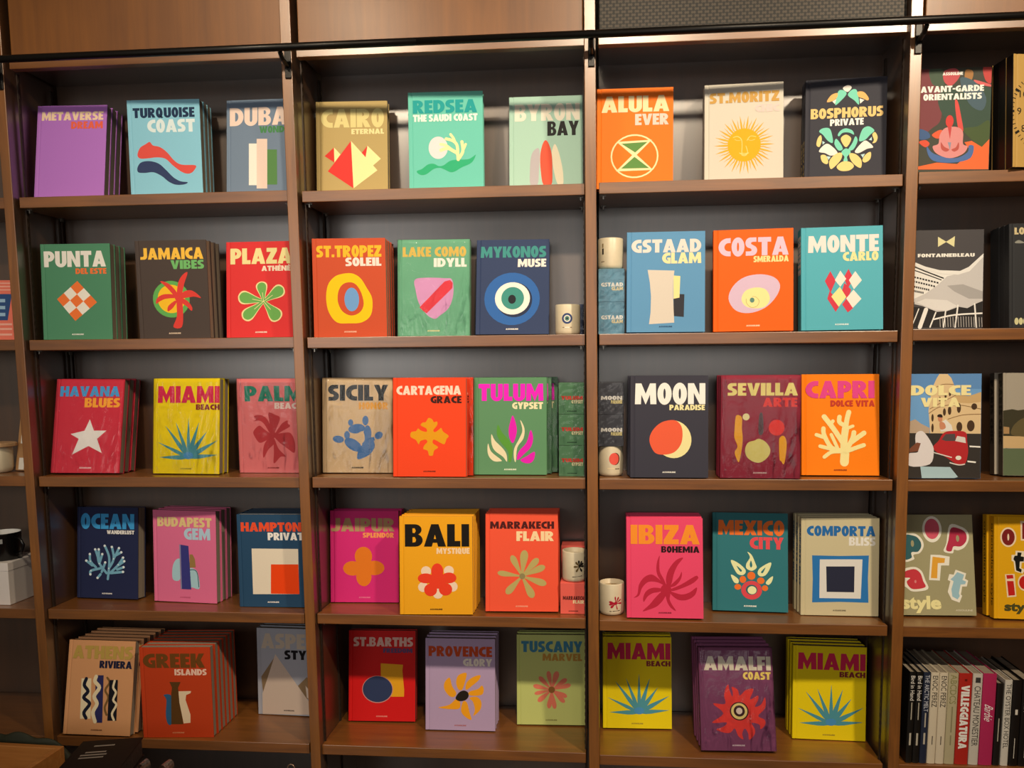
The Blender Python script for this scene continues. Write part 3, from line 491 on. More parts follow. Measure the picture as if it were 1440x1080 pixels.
('gstaad', 'mid blue hardback with a cream block beside yellow and black slips', 'blue cream block book', (0.4288, 0.0384, 0.2737), (-0.94, 6.43, 0.22), 0.2569, 0.3338, 0.031, '#5f97c4', None, 0, None, 0, [('GSTAAD', '#e6dcd6', 153, 2442, 2646, 3084)], [('GLAM', '#f6e3ac', 1166, 2444, 2274, 2636)], '#2c4f78', [('p', '#34343c', [1544, 1267, 1900, 1247, 1881, 494, 1546, 527]), ('p', '#f3e29c', [1541, 1871, 1764, 1852, 1737, 1136, 1544, 1101]), ('p', '#d9cec2', [690, 2073, 1570, 2036, 1534, 1705, 1529, 1252, 1545, 799, 1570, 309, 743, 264, 793, 656, 806, 1186, 766, 1640])]),
('costa', 'vivid orange hardback with a lilac oval around a pale yellow shell', 'orange lilac oval book', (0.7127, 0.0346, 0.2732), (-3.05, 5.86, -0.16), 0.2556, 0.3345, 0.031, '#fb6411', None, 0, None, 0, [('COSTA', '#dfc3da', 168, 2409, 2477, 3074)], [('SMERALDA', '#f9e09a', 1292, 2409, 2259, 2460)], '#f6d9b8', [('m', '#d9bcd6', [492, 1078, 638, 1486, 1002, 1776, 1509, 1859, 1943, 1751, 2137, 1486, 2015, 1117, 1655, 754, 1149, 593, 712, 699]), ('m', '#f3e6a0', [908, 1068, 1039, 1327, 1365, 1431, 1691, 1348, 1814, 1048, 1655, 791, 1293, 746, 1017, 842]), ('s', '#c9b77a', 19, [1250, 1135, 1366, 1117, 1474, 981, 1402, 819, 1221, 778, 1076, 915, 1061, 1065]), ('e', '#5d8a80', 1250, 1016, 74, 83, 0)]),
('monte', 'turquoise hardback with a cluster of red, white and gold diamonds', 'turquoise diamond book', (0.9935, 0.0258, 0.2735), (-2.98, 6.21, -0.21), 0.2546, 0.3351, 0.031, '#55afc0', None, 1, None, 0, [('MONTE', '#ece2de', 221, 2425, 2527, 3073)], [('CARLO', '#efe3a4', 1307, 2410, 2230, 2525)], '#d8ecec', [('p', '#d23a4d', [917, 1918, 746, 1597, 930, 1223, 1087, 1603]), ('p', '#d23a4d', [1483, 1976, 1341, 1707, 1461, 1335, 1637, 1662]), ('p', '#d23a4d', [895, 1275, 823, 1018, 1085, 584, 1227, 825, 1036, 1087]), ('p', '#d23a4d', [1355, 1522, 1248, 1156, 1410, 1005, 1283, 823, 1459, 562, 1635, 705, 1460, 1003, 1566, 1296]), ('p', '#ece6dc', [1229, 1924, 1058, 1619, 1228, 1400, 1412, 1653]), ('p', '#ece6dc', [1694, 1896, 1496, 1607, 1651, 1308, 1897, 1596]), ('p', '#ece6dc', [1636, 1294, 1411, 1019, 1614, 705, 1882, 994]), ('p', '#f1e49a', [1214, 1400, 944, 1089, 1177, 752, 1411, 1064])]),
('fontaine', 'dark grey hardback with a gold bow tie over a black and white building', 'grey bow tie book', (1.37, 0.1567, 0.2756), (0.55, 3.54, 0.18), 0.24, 0.3331, 0.031, '#4b484b', None, 0, None, 0, [('FONTAINEBLEAU', '#efece6', 261, 2107, 2427, 2543)], [], None, [('p', '#e2dba8', [915, 3106, 921, 2769, 1195, 2933]), ('p', '#e2dba8', [1464, 3116, 1177, 2933, 1447, 2760]), ('p', '#e9e7e4', [-5, 2309, 518, 2070, 991, 1933, 1555, 1891, 1183, 1665, 532, 1164, 167, 941, -9, 976]), ('s', '#2b292a', 43, [-28, 2203, 519, 1963, 1112, 1724]), ('s', '#2b292a', 33, [-25, 2068, 521, 1867, 1042, 1666]), ('dash', '#2b292a', 57, [-45, 1826, 973, 1561]), ('dash', '#2b292a', 57, [-43, 1680, 858, 1446]), ('dash', '#2b292a', 62, [-41, 1501, 671, 1332]), ('dash', '#2b292a', 67, [-38, 1351, 484, 1238]), ('p', '#2b292a', [-30, 782, 538, 752, 1247, 648, 1762, 812, 2386, 975, 2393, 66, -38, 87]), ('p', '#c9c6c6', [1556, 1863, 1929, 1959, 2393, 2443, 2396, 950, 2136, 842, 1904, 714, 1622, 765, 1248, 624, 918, 603, 443, 802, 182, 863, 165, 1047, 531, 1213, 904, 1475, 1228, 1785]), ('p', '#a9a6a6', [1234, 1471, 1749, 1513, 2400, 1264, 2400, 1023, 1945, 1028, 1472, 1275]), ('p', '#dcdad9', [534, 1043, 1242, 987, 1574, 790, 1248, 638, 823, 677, 252, 925]), ('p', '#e9e7e4', [194, 2258, 517, 2118, 990, 1991, 1648, 1958, 1927, 2089, 2405, 2539, 2402, 2428, 1953, 1944, 1580, 1833, 992, 1880, 519, 2012, 177, 2152]), ('s', '#e9e7e4', 134, [563, 679, 369, 93]), ('s', '#e9e7e4', 43, [881, 579, 700, 91]), ('s', '#e9e7e4', 33, [326, 706, 145, 222]), ('s', '#e9e7e4', 43, [1201, 624, 1139, 87]), ('s', '#e9e7e4', 48, [1597, 814, 1516, 84]), ('s', '#e9e7e4', 48, [2136, 857, 2206, 78]), ('s', '#e9e7e4', 52, [828, 352, 1485, 491, 2385, 540]), ('s', '#b5b1b0', 19, [1016, 408, 1035, 88]), ('s', '#b5b1b0', 19, [1101, 412, 1120, 87]), ('s', '#b5b1b0', 19, [1185, 415, 1205, 86]), ('s', '#b5b1b0', 19, [1270, 419, 1290, 86]), ('s', '#b5b1b0', 19, [1355, 422, 1374, 85]), ('s', '#b5b1b0', 19, [1439, 426, 1459, 84]), ('s', '#b5b1b0', 19, [1524, 429, 1544, 83]), ('s', '#b5b1b0', 19, [1608, 433, 1629, 83]), ('s', '#b5b1b0', 19, [1693, 437, 1713, 82]), ('s', '#b5b1b0', 19, [1777, 439, 1798, 81]), ('s', '#b5b1b0', 19, [1862, 434, 1882, 81]), ('s', '#b5b1b0', 19, [1947, 429, 1967, 80]), ('s', '#b5b1b0', 19, [2031, 424, 2051, 79]), ('s', '#b5b1b0', 19, [2115, 419, 2136, 78]), ('s', '#b5b1b0', 19, [2200, 413, 2220, 78]), ('s', '#b5b1b0', 19, [2284, 408, 2304, 77]), ('s', '#b5b1b0', 19, [2369, 403, 2389, 76])]),
('lo', 'charcoal hardback cut off by the frame at right end of the second shelf', 'charcoal edge book', (1.6586, 0.0674, 0.2763), (-0.06, 5.52, 0.01), 0.253, 0.336, 0.031, '#2c2d30', None, 3, None, 0, [], [('LO', '#c9b88e', 162, 475, 3006, 3230)], None, [('e', '#c8c496', 229, 203, 64, 113, 0), ('e', '#c8c496', 363, 201, 64, 113, 0), ('e', '#c8c496', 497, 200, 64, 113, 0), ('e', '#c8c496', 631, 198, 64, 113, 0), ('e', '#c8c496', 765, 196, 64, 113, 0), ('e', '#c8c496', 898, 195, 64, 113, 0), ('e', '#c8c496', 1032, 193, 64, 113, 0), ('e', '#c8c496', 1165, 191, 64, 113, 0), ('e', '#c8c496', 1299, 190, 64, 113, 0), ('e', '#c8c496', 1432, 188, 64, 113, 0), ('e', '#c8c496', 1565, 186, 64, 113, 0), ('e', '#c8c496', 1698, 184, 64, 113, 0), ('e', '#c8c496', 1831, 183, 64, 113, 0), ('m', '#8c8c84', [175, 2732, 296, 2824, 475, 2726])]),
('havana', 'shrink-wrapped crimson hardback with a single white star', 'crimson star book', (-1.6454, 0.0627, -0.2056), (2.59, 11.31, 0.46), 0.2546, 0.3437, 0.031, '#cf3449', None, 2, None, 1, [('HAVANA', '#4ea0dc', 158, 2382, 2791, 3168)], [('BLUES', '#f7ad3c', 1097, 2416, 2391, 2735)], '#f2d6d8', [('p', '#ece8e6', [1332, 1951, 1505, 1537, 1973, 1539, 1646, 1236, 1849, 722, 1342, 973, 758, 662, 961, 1234, 650, 1407, 1166, 1536])]),
('miamiA', 'shrink-wrapped yellow agave hardback between the crimson star and pink flower books', 'wrapped yellow agave book', (-1.2715, 0.0741, -0.2092), (-1.68, 5.87, 0.17), 0.2519, 0.3423, 0.031, '#efd60f', None, 1, None, 1, [('MIAMI', '#d62a55', 168, 2516, 2542, 3148)], [('BEACH', '#8c2c33', 1623, 2517, 2294, 2492)], '#a89430', [('b', '#4f97a6', 1350, 581, 253, 583, 157), ('b', '#4f97a6', 1350, 581, 194, 1120, 127), ('b', '#4f97a6', 1350, 581, 470, 1719, 150), ('b', '#4f97a6', 1350, 581, 866, 1838, 135), ('b', '#4f97a6', 1350, 581, 1347, 1999, 127), ('b', '#4f97a6', 1350, 581, 1740, 1834, 165), ('b', '#4f97a6', 1350, 581, 2044, 1514, 165), ('b', '#4f97a6', 1350, 581, 2453, 1203, 165), ('b', '#4f97a6', 1350, 581, 2450, 683, 150), ('e', '#4b93c8', 1349, 650, 190, 130, 0)]),
('palm', 'shrink-wrapped pink hardback with a large dark pink ribbon flower', 'pink ribbon flower book', (-0.9696, 0.1274, -0.212), (0.13, 0.74, 0.14), 0.253, 0.3403, 0.031, '#ea8286', None, 1, None, 1, [('PALM', '#2f8a75', 285, 2445, 2586, 3143)], [('BEACH', '#f3ddd6', 1382, 2432, 2317, 2537)], '#9c3a3c', [('m', '#c34249', [572, 1869, 673, 1932, 601, 2043, 763, 2098, 989, 2042, 1153, 1840, 1280, 1433, 1177, 1433, 979, 1766, 794, 1895]), ('m', '#c34249', [1165, 2190, 1408, 2097, 1558, 2024, 1533, 1839, 1309, 1415, 1221, 1618, 1157, 1950]), ('m', '#c34249', [1856, 1895, 1853, 1784, 1944, 1692, 1693, 1545, 1365, 1378, 1586, 1729, 1742, 1858]), ('m', '#c34249', [787, 1710, 973, 1581, 1177, 1433, 1268, 1322, 957, 1137, 765, 1099, 602, 1322, 570, 1507]), ('m', '#c34249', [1346, 1378, 1690, 1452, 1955, 1434, 2096, 1102, 2065, 732, 1823, 879, 1564, 1064, 1380, 1249]), ('m', '#c34249', [1230, 1322, 1356, 1101, 1099, 841, 917, 543, 900, 803, 994, 1100]), ('m', '#c34249', [1323, 1249, 1481, 879, 1738, 601, 1548, 582, 1292, 340, 1305, 730]), ('e', '#c34249', 1289, 1378, 121, 125, 0)]),
('sicily', 'shrink-wrapped beige hardback with a blue cactus wreath', 'beige cactus book', (-0.6539, 0.1169, -0.2094), (1.91, 4.17, 0.31), 0.2546, 0.3396, 0.031, '#d9bd97', None, 0, None, 1, [('SICILY', '#26282c', 217, 2388, 2576, 3140)], [('HONOR', '#e8a838', 1325, 2386, 2266, 2517)], '#3c3a3a', [('e', '#4a78b4', 1026, 1792, 92, 117, 0), ('e', '#4a78b4', 1562, 1865, 111, 172, 0), ('e', '#4a78b4', 1240, 1573, 303, 168, 8), ('e', '#4a78b4', 1634, 1409, 141, 285, 0), ('e', '#4a78b4', 894, 1346, 104, 146, 0), ('e', '#4a78b4', 579, 1195, 203, 128, -8), ('e', '#4a78b4', 2040, 1336, 155, 124, 35), ('e', '#4a78b4', 1115, 999, 351, 190, -32), ('e', '#4a78b4', 1669, 989, 229, 263, 0), ('m', '#4a78b4', [1279, 477, 1317, 824, 1540, 1044, 1872, 971, 1723, 661]), ('p', '#4a78b4', [1873, 1281, 1910, 1154, 1781, 1135, 1726, 1263]), ('m', '#d9bd97', [1005, 1346, 1209, 1372, 1468, 1482, 1533, 1190, 1411, 1043, 1245, 1153, 1031, 1255])]),
('cartagena', 'scarlet orange hardback with one ochre cross-shaped leaf', 'scarlet leaf book', (-0.3711, 0.0208, -0.2095), (0.65, 4.61, 0.12), 0.2536, 0.339, 0.031, '#f2471f', None, 1, (0.019,), 0, [('CARTAGENA', '#f5d9c8', 128, 2367, 2805, 3112)], [('GRACE', '#3a1c18', 1310, 2385, 2515, 2760)], '#7a2414', [('m', '#e39c14', [1243, 2012, 1371, 1958, 1425, 1867, 1535, 1885, 1535, 1759, 1406, 1597, 1461, 1525, 1607, 1615, 1680, 1669, 1746, 1543, 1935, 1398, 1862, 1290, 1788, 1117, 1643, 1164, 1424, 1272, 1387, 1146, 1569, 1009, 1430, 893, 1386, 730, 1258, 730, 1204, 893, 1057, 947, 1094, 1073, 1197, 1182, 1139, 1272, 956, 1218, 893, 1109, 802, 1254, 619, 1362, 638, 1525, 803, 1561, 876, 1651, 978, 1579, 1169, 1535, 1162, 1651, 968, 1759, 1041, 1857, 1140, 1868])]),
('tulum', 'leaf green hardback with magenta, cream and green flame-like leaves', 'green flame leaf book', (-0.0993, 0.0779, -0.2095), (0.21, 4.88, 0.08), 0.2531, 0.3374, 0.031, '#5f9068', None, 2, (0.0145, 0.034), 0, [('TULUM', '#ee22c8', 157, 2427, 2561, 3153)], [('GYPSET', '#efe6bc', 1336, 2410, 2276, 2513)], '#e6ecd8', [('m', '#e9dcb8', [496, 1079, 603, 795, 950, 512, 907, 458, 692, 468, 531, 617, 470, 830]), ('m', '#e9dcb8', [611, 1406, 729, 1186, 1014, 902, 1139, 689, 1150, 448, 1014, 618, 728, 831, 614, 1079]), ('m', '#5a9a3a', [836, 1736, 979, 1470, 1229, 1186, 1354, 903, 1300, 477, 1211, 459, 1193, 796, 943, 1115, 800, 1399]), ('m', '#e21fb8', [1354, 2055, 1461, 1789, 1496, 1470, 1372, 1098, 1247, 1257, 1211, 1541, 1265, 1824]), ('m', '#e9dcb8', [1614, 1902, 1763, 1611, 1728, 1257, 1514, 938, 1460, 442, 1396, 584, 1407, 903, 1585, 1257, 1692, 1541]), ('m', '#e21fb8', [1977, 1548, 2066, 1257, 1977, 939, 1728, 691, 1549, 513, 1496, 584, 1585, 832, 1834, 1116]), ('m', '#e21fb8', [2112, 798, 2101, 550, 1977, 408, 1763, 407, 1621, 513, 1834, 638])]),
('moon', 'charcoal hardback with a coral disc eclipsing a pale yellow one', 'charcoal moon book', (0.4424, 0.021, -0.2101), (-0.33, 6.24, 0.14), 0.2587, 0.3414, 0.031, '#3a3946', None, 2, (-0.003, -0.007), 0, [('MOON', '#f4f2ee', 156, 2492, 2457, 3158)], [('PARADISE', '#f3e7ae', 1306, 2477, 2258, 2440)], '#e8e6e0', [('e', '#f1e6a6', 1429, 1284, 602, 639, 20), ('m', '#ec6040', [644, 1221, 742, 1565, 1043, 1847, 1458, 1923, 1684, 1756, 1744, 1452, 1685, 1110, 1460, 843, 1121, 766, 819, 841])]),
('sevilla', 'shrink-wrapped burgundy hardback with yellow strips and round dots', 'burgundy dots book', (0.7408, 0.0209, -0.2115), (-2.28, 4.06, 0.05), 0.2587, 0.3411, 0.031, '#9c2f45', None, 2, (-0.002, -0.004), 1, [('SEVILLA', '#efe08e', 222, 2493, 2738, 3155)], [('ARTE', '#e8423f', 1367, 2481, 2365, 2667)], '#e3c4c4', [('m', '#f5b32e', [502, 2052, 639, 2076, 708, 1964, 700, 1650, 730, 1335, 698, 950, 616, 530, 512, 704, 477, 879, 561, 1055, 463, 1334, 461, 1579]), ('e', '#f1e7ae', 834, 2034, 112, 115, 0), ('m', '#5f4a50', [1262, 2104, 1370, 2122, 1392, 1512, 1240, 1494]), ('e', '#ec3a34', 1821, 1680, 255, 262, 0), ('m', '#e3d782', [808, 951, 902, 1179, 1105, 1249, 1258, 1309, 1480, 1199, 1624, 955, 1552, 711, 1315, 528, 1077, 550, 871, 706]), ('m', '#f5b32e', [1919, 1340, 2053, 1410, 2139, 1236, 2142, 958, 2094, 575, 2045, 470, 1976, 574, 1925, 644, 1904, 1096])]),
('capri', 'orange hardback with a pale yellow branching coral', 'orange coral book', (1.02, 0.0884, -0.2101), (-0.96, 6.46, 0.12), 0.2542, 0.3417, 0.031, '#fb8308', None, 0, None, 0, [('CAPRI', '#e0458e', 130, 2388, 2605, 3190)], [('DOLCE VITA', '#c23c2a', 951, 2394, 2327, 2533)], '#9c4410', [('s', '#f4e6a2', 287, [1407, 443, 1424, 727]), ('s', '#f4e6a2', 231, [1417, 656, 1390, 1082, 1443, 1580]), ('s', '#f4e6a2', 161, [1443, 1509, 1488, 1865, 1554, 2132]), ('s', '#f4e6a2', 147, [1408, 1687, 1247, 1793, 1247, 1971]), ('s', '#f4e6a2', 105, [1477, 1580, 1683, 1662]), ('s', '#f4e6a2', 168, [1390, 1047, 1046, 1580, 746, 1979]), ('s', '#f4e6a2', 119, [943, 1704, 1030, 1829]), ('s', '#f4e6a2', 147, [1321, 833, 977, 939, 742, 1365, 722, 1579]), ('s', '#f4e6a2', 126, [753, 1276, 493, 1365]), ('s', '#f4e6a2', 126, [977, 885, 614, 980]), ('s', '#f4e6a2', 112, [1218, 833, 977, 1373]), ('s', '#f4e6a2', 126, [1287, 805, 977, 779, 752, 617]), ('s', '#f4e6a2', 161, [1459, 834, 1666, 1225, 1717, 1446]), ('s', '#f4e6a2', 161, [1631, 1119, 2043, 1429]), ('s', '#f4e6a2', 140, [1493, 816, 1768, 924, 2036, 1021])]),
('dolce', 'photo cover of an ancient arena with a red car in front', 'arena photo book', (1.3322, 0.042, -0.2129), (-0.32, 4.25, 0.09), 0.24, 0.3427, 0.031, '#6d9fd4', None, 0, None, 0, [('DOLCE', '#efe2a6', 159, 2070, 2722, 3054), ('VITA', '#efe2a6', 493, 1734, 2343, 2642)], [], None, [('p', '#5d8bc2', [80, 3439, 2398, 3440, 2395, 2931, 85, 2940]), ('p', '#dcc094', [810, 1465, 743, 2225, 841, 2937, 997, 3292, 1087, 3433, 1314, 3446, 1452, 3289, 1537, 3076, 1618, 2744, 2004, 2686, 2410, 2836, 2408, 1443]), ('p', '#c9a877', [1572, 2745, 2004, 2696, 2410, 2836, 2405, 2506, 2007, 2460, 1607, 2484]), ('s', '#8a6a44', 23, [841, 2913, 1181, 3078, 1537, 3076]), ('s', '#8a6a44', 23, [779, 2273, 1188, 2509, 1618, 2735]), ('s', '#8a6a44', 23, [758, 2130, 1098, 2343, 1644, 2413, 2407, 2270]), ('s', '#8a6a44', 23, [1353, 1940, 1829, 2081, 2409, 2104]), ('e', '#4a3524', 874, 1988, 37, 123, 0), ('e', '#4a3524', 1246, 2177, 46, 123, 0), ('e', '#4a3524', 1409, 2224, 55, 142, 0), ('e', '#4a3524', 1700, 2309, 64, 161, 0), ('e', '#4a3524', 2180, 2355, 91, 104, 0), ('e', '#4a3524', 877, 1655, 37, 142, 0), ('e', '#4a3524', 1720, 1693, 91, 161, 0), ('e', '#4a3524', 2079, 1726, 119, 180, 0), ('e', '#4a3524', 1095, 2604, 32, 76, 0), ('e', '#4a3524', 1277, 2698, 32, 76, 0), ('e', '#4a3524', 1413, 2769, 32, 76, 0), ('p', '#b7a08a', [96, 1845, 324, 1941, 509, 1798, 786, 1655, 788, 1465, 100, 1464]), ('p', '#37322f', [99, 1488, 2412, 1466, 2402, 8, 114, -5]), ('p', '#f2efe9', [2045, 1078, 2385, 1059, 2386, 1012, 2046, 1030]), ('p', '#f2efe9', [1983, 589, 2255, 557, 2247, 510, 1992, 537]), ('m', '#c98868', [1047, 2035, 1170, 2035, 1172, 1883, 1067, 1883]), ('m', '#2c1f1a', [1028, 2025, 1046, 2092, 1146, 2101, 1193, 2025, 1157, 1997]), ('p', '#e2ded8', [1104, 1798, 1285, 1940, 1469, 1750, 1517, 1560, 1130, 1536]), ('m', '#c98868', [1103, 1845, 1241, 1821, 1288, 1655, 1129, 1608]), ('m', '#b52a2e', [893, 1013, 1064, 1228, 1244, 1503, 1562, 1560, 1918, 1513, 1966, 1229, 2002, 850, 1902, 470, 1666, 460, 1298, 705, 1069, 824]), ('p', '#52484a', [1164, 1275, 1290, 1456, 1586, 1466, 1612, 1229, 1293, 1228]), ('p', '#d8d2cc', [1589, 1228, 1655, 1395, 1906, 1347, 1931, 1158]), ('e', '#e8e4d8', 1700, 678, 91, 71, 0), ('s', '#ddd8d2', 33, [931, 847, 1298, 743, 1481, 692]), ('s', '#ddd8d2', 37, [1437, 516, 1711, 446, 1893, 470]), ('m', '#ddd6d8', [352, 1465, 512, 1560, 650, 1465, 836, 1180, 922, 894, 798, 466, 156, 406, 106, 797, 427, 869, 341, 1179]), ('p', '#7c4a36', [150, 964, 378, 1179, 507, 1155, 427, 893, 152, 854]), ('p', '#a9c6d0', [501, 388, 1439, 373, 1693, 51, 1579, 13, 550, 7])]),
('parischic', 'photo cover with dark trees above sand, cut off by the right frame edge', 'tree photo book', (1.6747, 0.096, -0.2109), (0.2, 6.36, 0.49), 0.253, 0.3419, 0.031, '#a39a8c', '#4a4034', 1, (-0.012,), 0, [], [], None, [('p', '#5c6a4e', [16, -11, 2367, 15, 2367, 925, 16, 895]), ('p', '#3b3726', [15, 2159, 302, 2209, 486, 2171, 763, 2211, 2368, 2315, 2367, 1260, 15, 1291]), ('p', '#c8a97a', [15, 1315, 2368, 1270, 2367, 901, 16, 914]), ('m', '#5f5436', [302, 1582, 579, 1873, 993, 1971, 1682, 1783, 1682, 1351, 394, 1317]), ('p', '#a8855a', [24, 1628, 209, 1605, 210, 1388, 25, 1387])]),
('ocean', 'midnight blue hardback with a pale blue dotted coral', 'midnight coral book', (-1.6434, 0.1412, -0.6933), (-3.6, 5.6, -0.31), 0.2524, 0.3432, 0.045, '#232a4e', None, 0, None, 0, [('OCEAN', '#3f9fe0', 168, 2380, 2614, 3187)], [('WANDERLUST', '#f2f0ee', 1256, 2380, 2427, 2569)], '#e6e4e4', [('s', '#79b3cf', 94, [1284, 727, 1332, 1131, 1332, 1578, 1159, 1977]), ('s', '#79b3cf', 94, [1332, 1131, 1528, 1492, 1454, 1938]), ('s', '#79b3cf', 94, [1528, 1492, 1748, 1899]), ('s', '#79b3cf', 94, [1616, 1628, 1846, 1745]), ('s', '#79b3cf', 94, [1382, 953, 1724, 1274, 1919, 1546]), ('s', '#79b3cf', 94, [1724, 1251, 1968, 1413]), ('s', '#79b3cf', 94, [1235, 949, 938, 1301, 864, 1568, 765, 1835]), ('s', '#79b3cf', 94, [913, 1479, 913, 1838]), ('s', '#79b3cf', 94, [938, 1301, 1061, 1661]), ('s', '#79b3cf', 94, [791, 1163, 568, 1382, 543, 1651]), ('s', '#79b3cf', 94, [642, 1227, 395, 1401]), ('s', '#79b3cf', 94, [988, 1123, 593, 1024, 569, 888]), ('s', '#79b3cf', 94, [1038, 989, 1185, 1351]), ('s', '#79b3cf', 94, [1431, 954, 1920, 1011]), ('s', '#79b3cf', 94, [989, 899, 866, 761]), ('s', '#79b3cf', 94, [1676, 1094, 1944, 1189]), ('e', '#e9f4f8', 1159, 1977, 49, 45, 0), ('e', '#e9f4f8', 1454, 1938, 49, 45, 0), ('e', '#e9f4f8', 1748, 1899, 49, 45, 0), ('e', '#e9f4f8', 1846, 1745, 49, 45, 0), ('e', '#e9f4f8', 1919, 1546, 49, 45, 0), ('e', '#e9f4f8', 1968, 1413, 49, 45, 0), ('e', '#e9f4f8', 765, 1835, 49, 45, 0), ('e', '#e9f4f8', 913, 1838, 49, 45, 0), ('e', '#e9f4f8', 1061, 1661, 49, 45, 0), ('e', '#e9f4f8', 543, 1651, 49, 45, 0), ('e', '#e9f4f8', 395, 1401, 49, 45, 0), ('e', '#e9f4f8', 569, 888, 49, 45, 0), ('e', '#e9f4f8', 1185, 1351, 49, 45, 0), ('e', '#e9f4f8', 1920, 1011, 49, 45, 0), ('e', '#e9f4f8', 866, 761, 49, 45, 0), ('e', '#e9f4f8', 1944, 1189, 49, 45, 0), ('e', '#cfe6f0', 1332, 1131, 34, 31, 0), ('e', '#cfe6f0', 1528, 1492, 34, 31, 0), ('e', '#cfe6f0', 1724, 1274, 34, 31, 0), ('e', '#cfe6f0', 938, 1301, 34, 31, 0), ('e', '#cfe6f0', 568, 1382, 34, 31, 0), ('e', '#cfe6f0', 593, 1024, 34, 31, 0)]),
('budapest', 'rose pink hardback with a tall indigo block between pale blue arches', 'pink arch book', (-1.324, 0.1192, -0.6963), (-4.21, 2.67, 0.31), 0.2532, 0.3418, 0.031, '#e0709a', None, 2, (0.002, 0.004), 0, [('BUDAPEST', '#e3c98e', 190, 2370, 2810, 3163)], [('GEM', '#b4d0e6', 1256, 2315, 2340, 2772)], '#c85a80', [('m', '#a9cfdd', [780, 835, 770, 1279, 891, 1550, 1060, 1622, 1080, 1424, 1068, 846]), ('p', '#9a7a48', [1470, 1792, 1589, 1796, 1681, 1622, 1708, 1314, 1460, 1296]), ('m', '#a9cfdd', [1459, 1238, 1650, 1258, 1789, 1096, 1850, 545, 1588, 556, 1471, 640]), ('s', '#274050', 28, [1482, 1217, 1673, 1215, 1779, 1051, 1818, 588]), ('p', '#3a3a84', [1057, 2154, 1428, 2108, 1515, 486, 1085, 482]), ('p', '#8f86a8', [1057, 2154, 1114, 2147, 1137, 484, 1085, 482])]),
('hamptons', 'steel blue hardback with a red-orange square set in a cream square', 'steel blue square book', (-0.9699, 0.0813, -0.697), (0.33, 1.5, -0.27), 0.253, 0.3385, 0.031, '#274a6b', None, 3, None, 0, [('HAMPTONS', '#f0532f', 147, 2645, 2765, 3097)], [('PRIVATE', '#f4f0ec', 1138, 2634, 2450, 2727)], '#eee8e4', [('p', '#ecdfcb', [523, 2143, 2250, 2135, 2236, 482, 517, 466]), ('p', '#f4480f', [1223, 1566, 2240, 1572, 2244, 482, 1184, 488])]),
('jaipur', 'magenta hardback with an orange four-petal flower', 'magenta flower book', (-0.6528, 0.1486, -0.6949), (2.37, 4.42, 0.15), 0.2535, 0.3376, 0.031, '#d42a7a', None, 1, (0.005,), 0, [('JAIPUR', '#b08f68', 37, 2393, 2614, 3102)], [('SPLENDOR', '#f29a58', 1214, 2367, 2386, 2569)], '#e878a0', [('e', '#e2791f', 1232, 1696, 323, 352, 0), ('e', '#e2791f', 828, 1251, 354, 268, 0), ('e', '#e2791f', 1630, 1270, 377, 268, 0), ('e', '#e2791f', 1242, 946, 284, 352, 0), ('e', '#e2791f', 1245, 1314, 261, 260, 0)]),
('bali', 'marigold yellow hardback with a red five-petal flower and heavy black title', 'marigold flower book', (-0.3576, 0.0207, -0.6944), (2.2, 5.28, -0.17), 0.2565, 0.3423, 0.031, '#f0a81a', None, 4, (0.002, 0.004, 0.005, 0.006), 0, [('BALI', '#17120e', 198, 2455, 2368, 3150)], [('MYSTIQUE', '#f7d7b0', 1303, 2466, 2114, 2317)], '#5a3a10', [('e', '#f4d9c0', 933, 1507, 176, 174, 0), ('e', '#f4d9c0', 1734, 1521, 176, 174, 0), ('e', '#f4d9c0', 827, 956, 176, 174, 0), ('e', '#f4d9c0', 1861, 972, 176, 174, 0), ('e', '#f4d9c0', 1343, 725, 176, 174, 0), ('e', '#ee4024', 1327, 1507, 212, 276, 0), ('e', '#ee4024', 917, 1260, 278, 174, 0), ('e', '#ee4024', 1733, 1275, 264, 189, 0), ('e', '#ee4024', 1089, 855, 227, 218, 0), ('e', '#ee4024', 1613, 877, 234, 218, 0), ('e', '#ee4024', 1332, 1188, 307, 290, 0)]),
('marrakech', 'coral red hardback with an eight-leaf gold foil plant', 'coral gold plant book', (-0.0626, 0.0642, -0.6923), (0.59, 8.49, -0.35), 0.2571, 0.3436, 0.031, '#f0573a', None, 3, None, 0, [('MARRAKECH', '#4c1616', 166, 2437, 2893, 3149)], [('FLAIR', '#f7d8a8', 1101, 2427, 2461, 2803)], '#f5a58a', [('t', '#b8a868', 1297, 1226, 1398, 2135, 276), ('t', '#b8a868', 1297, 1226, 929, 1949, 221), ('t', '#b8a868', 1297, 1226, 436, 1347, 189), ('t', '#b8a868', 1297, 1226, 741, 617, 244), ('t', '#b8a868', 1297, 1226, 1690, 486, 260), ('t', '#b8a868', 1297, 1226, 2152, 957, 236), ('t', '#b8a868', 1297, 1226, 2107, 1573, 228), ('t', '#b8a868', 1297, 1226, 1872, 1846, 228), ('e', '#8f8458', 1308, 1226, 103, 102, 0)]),
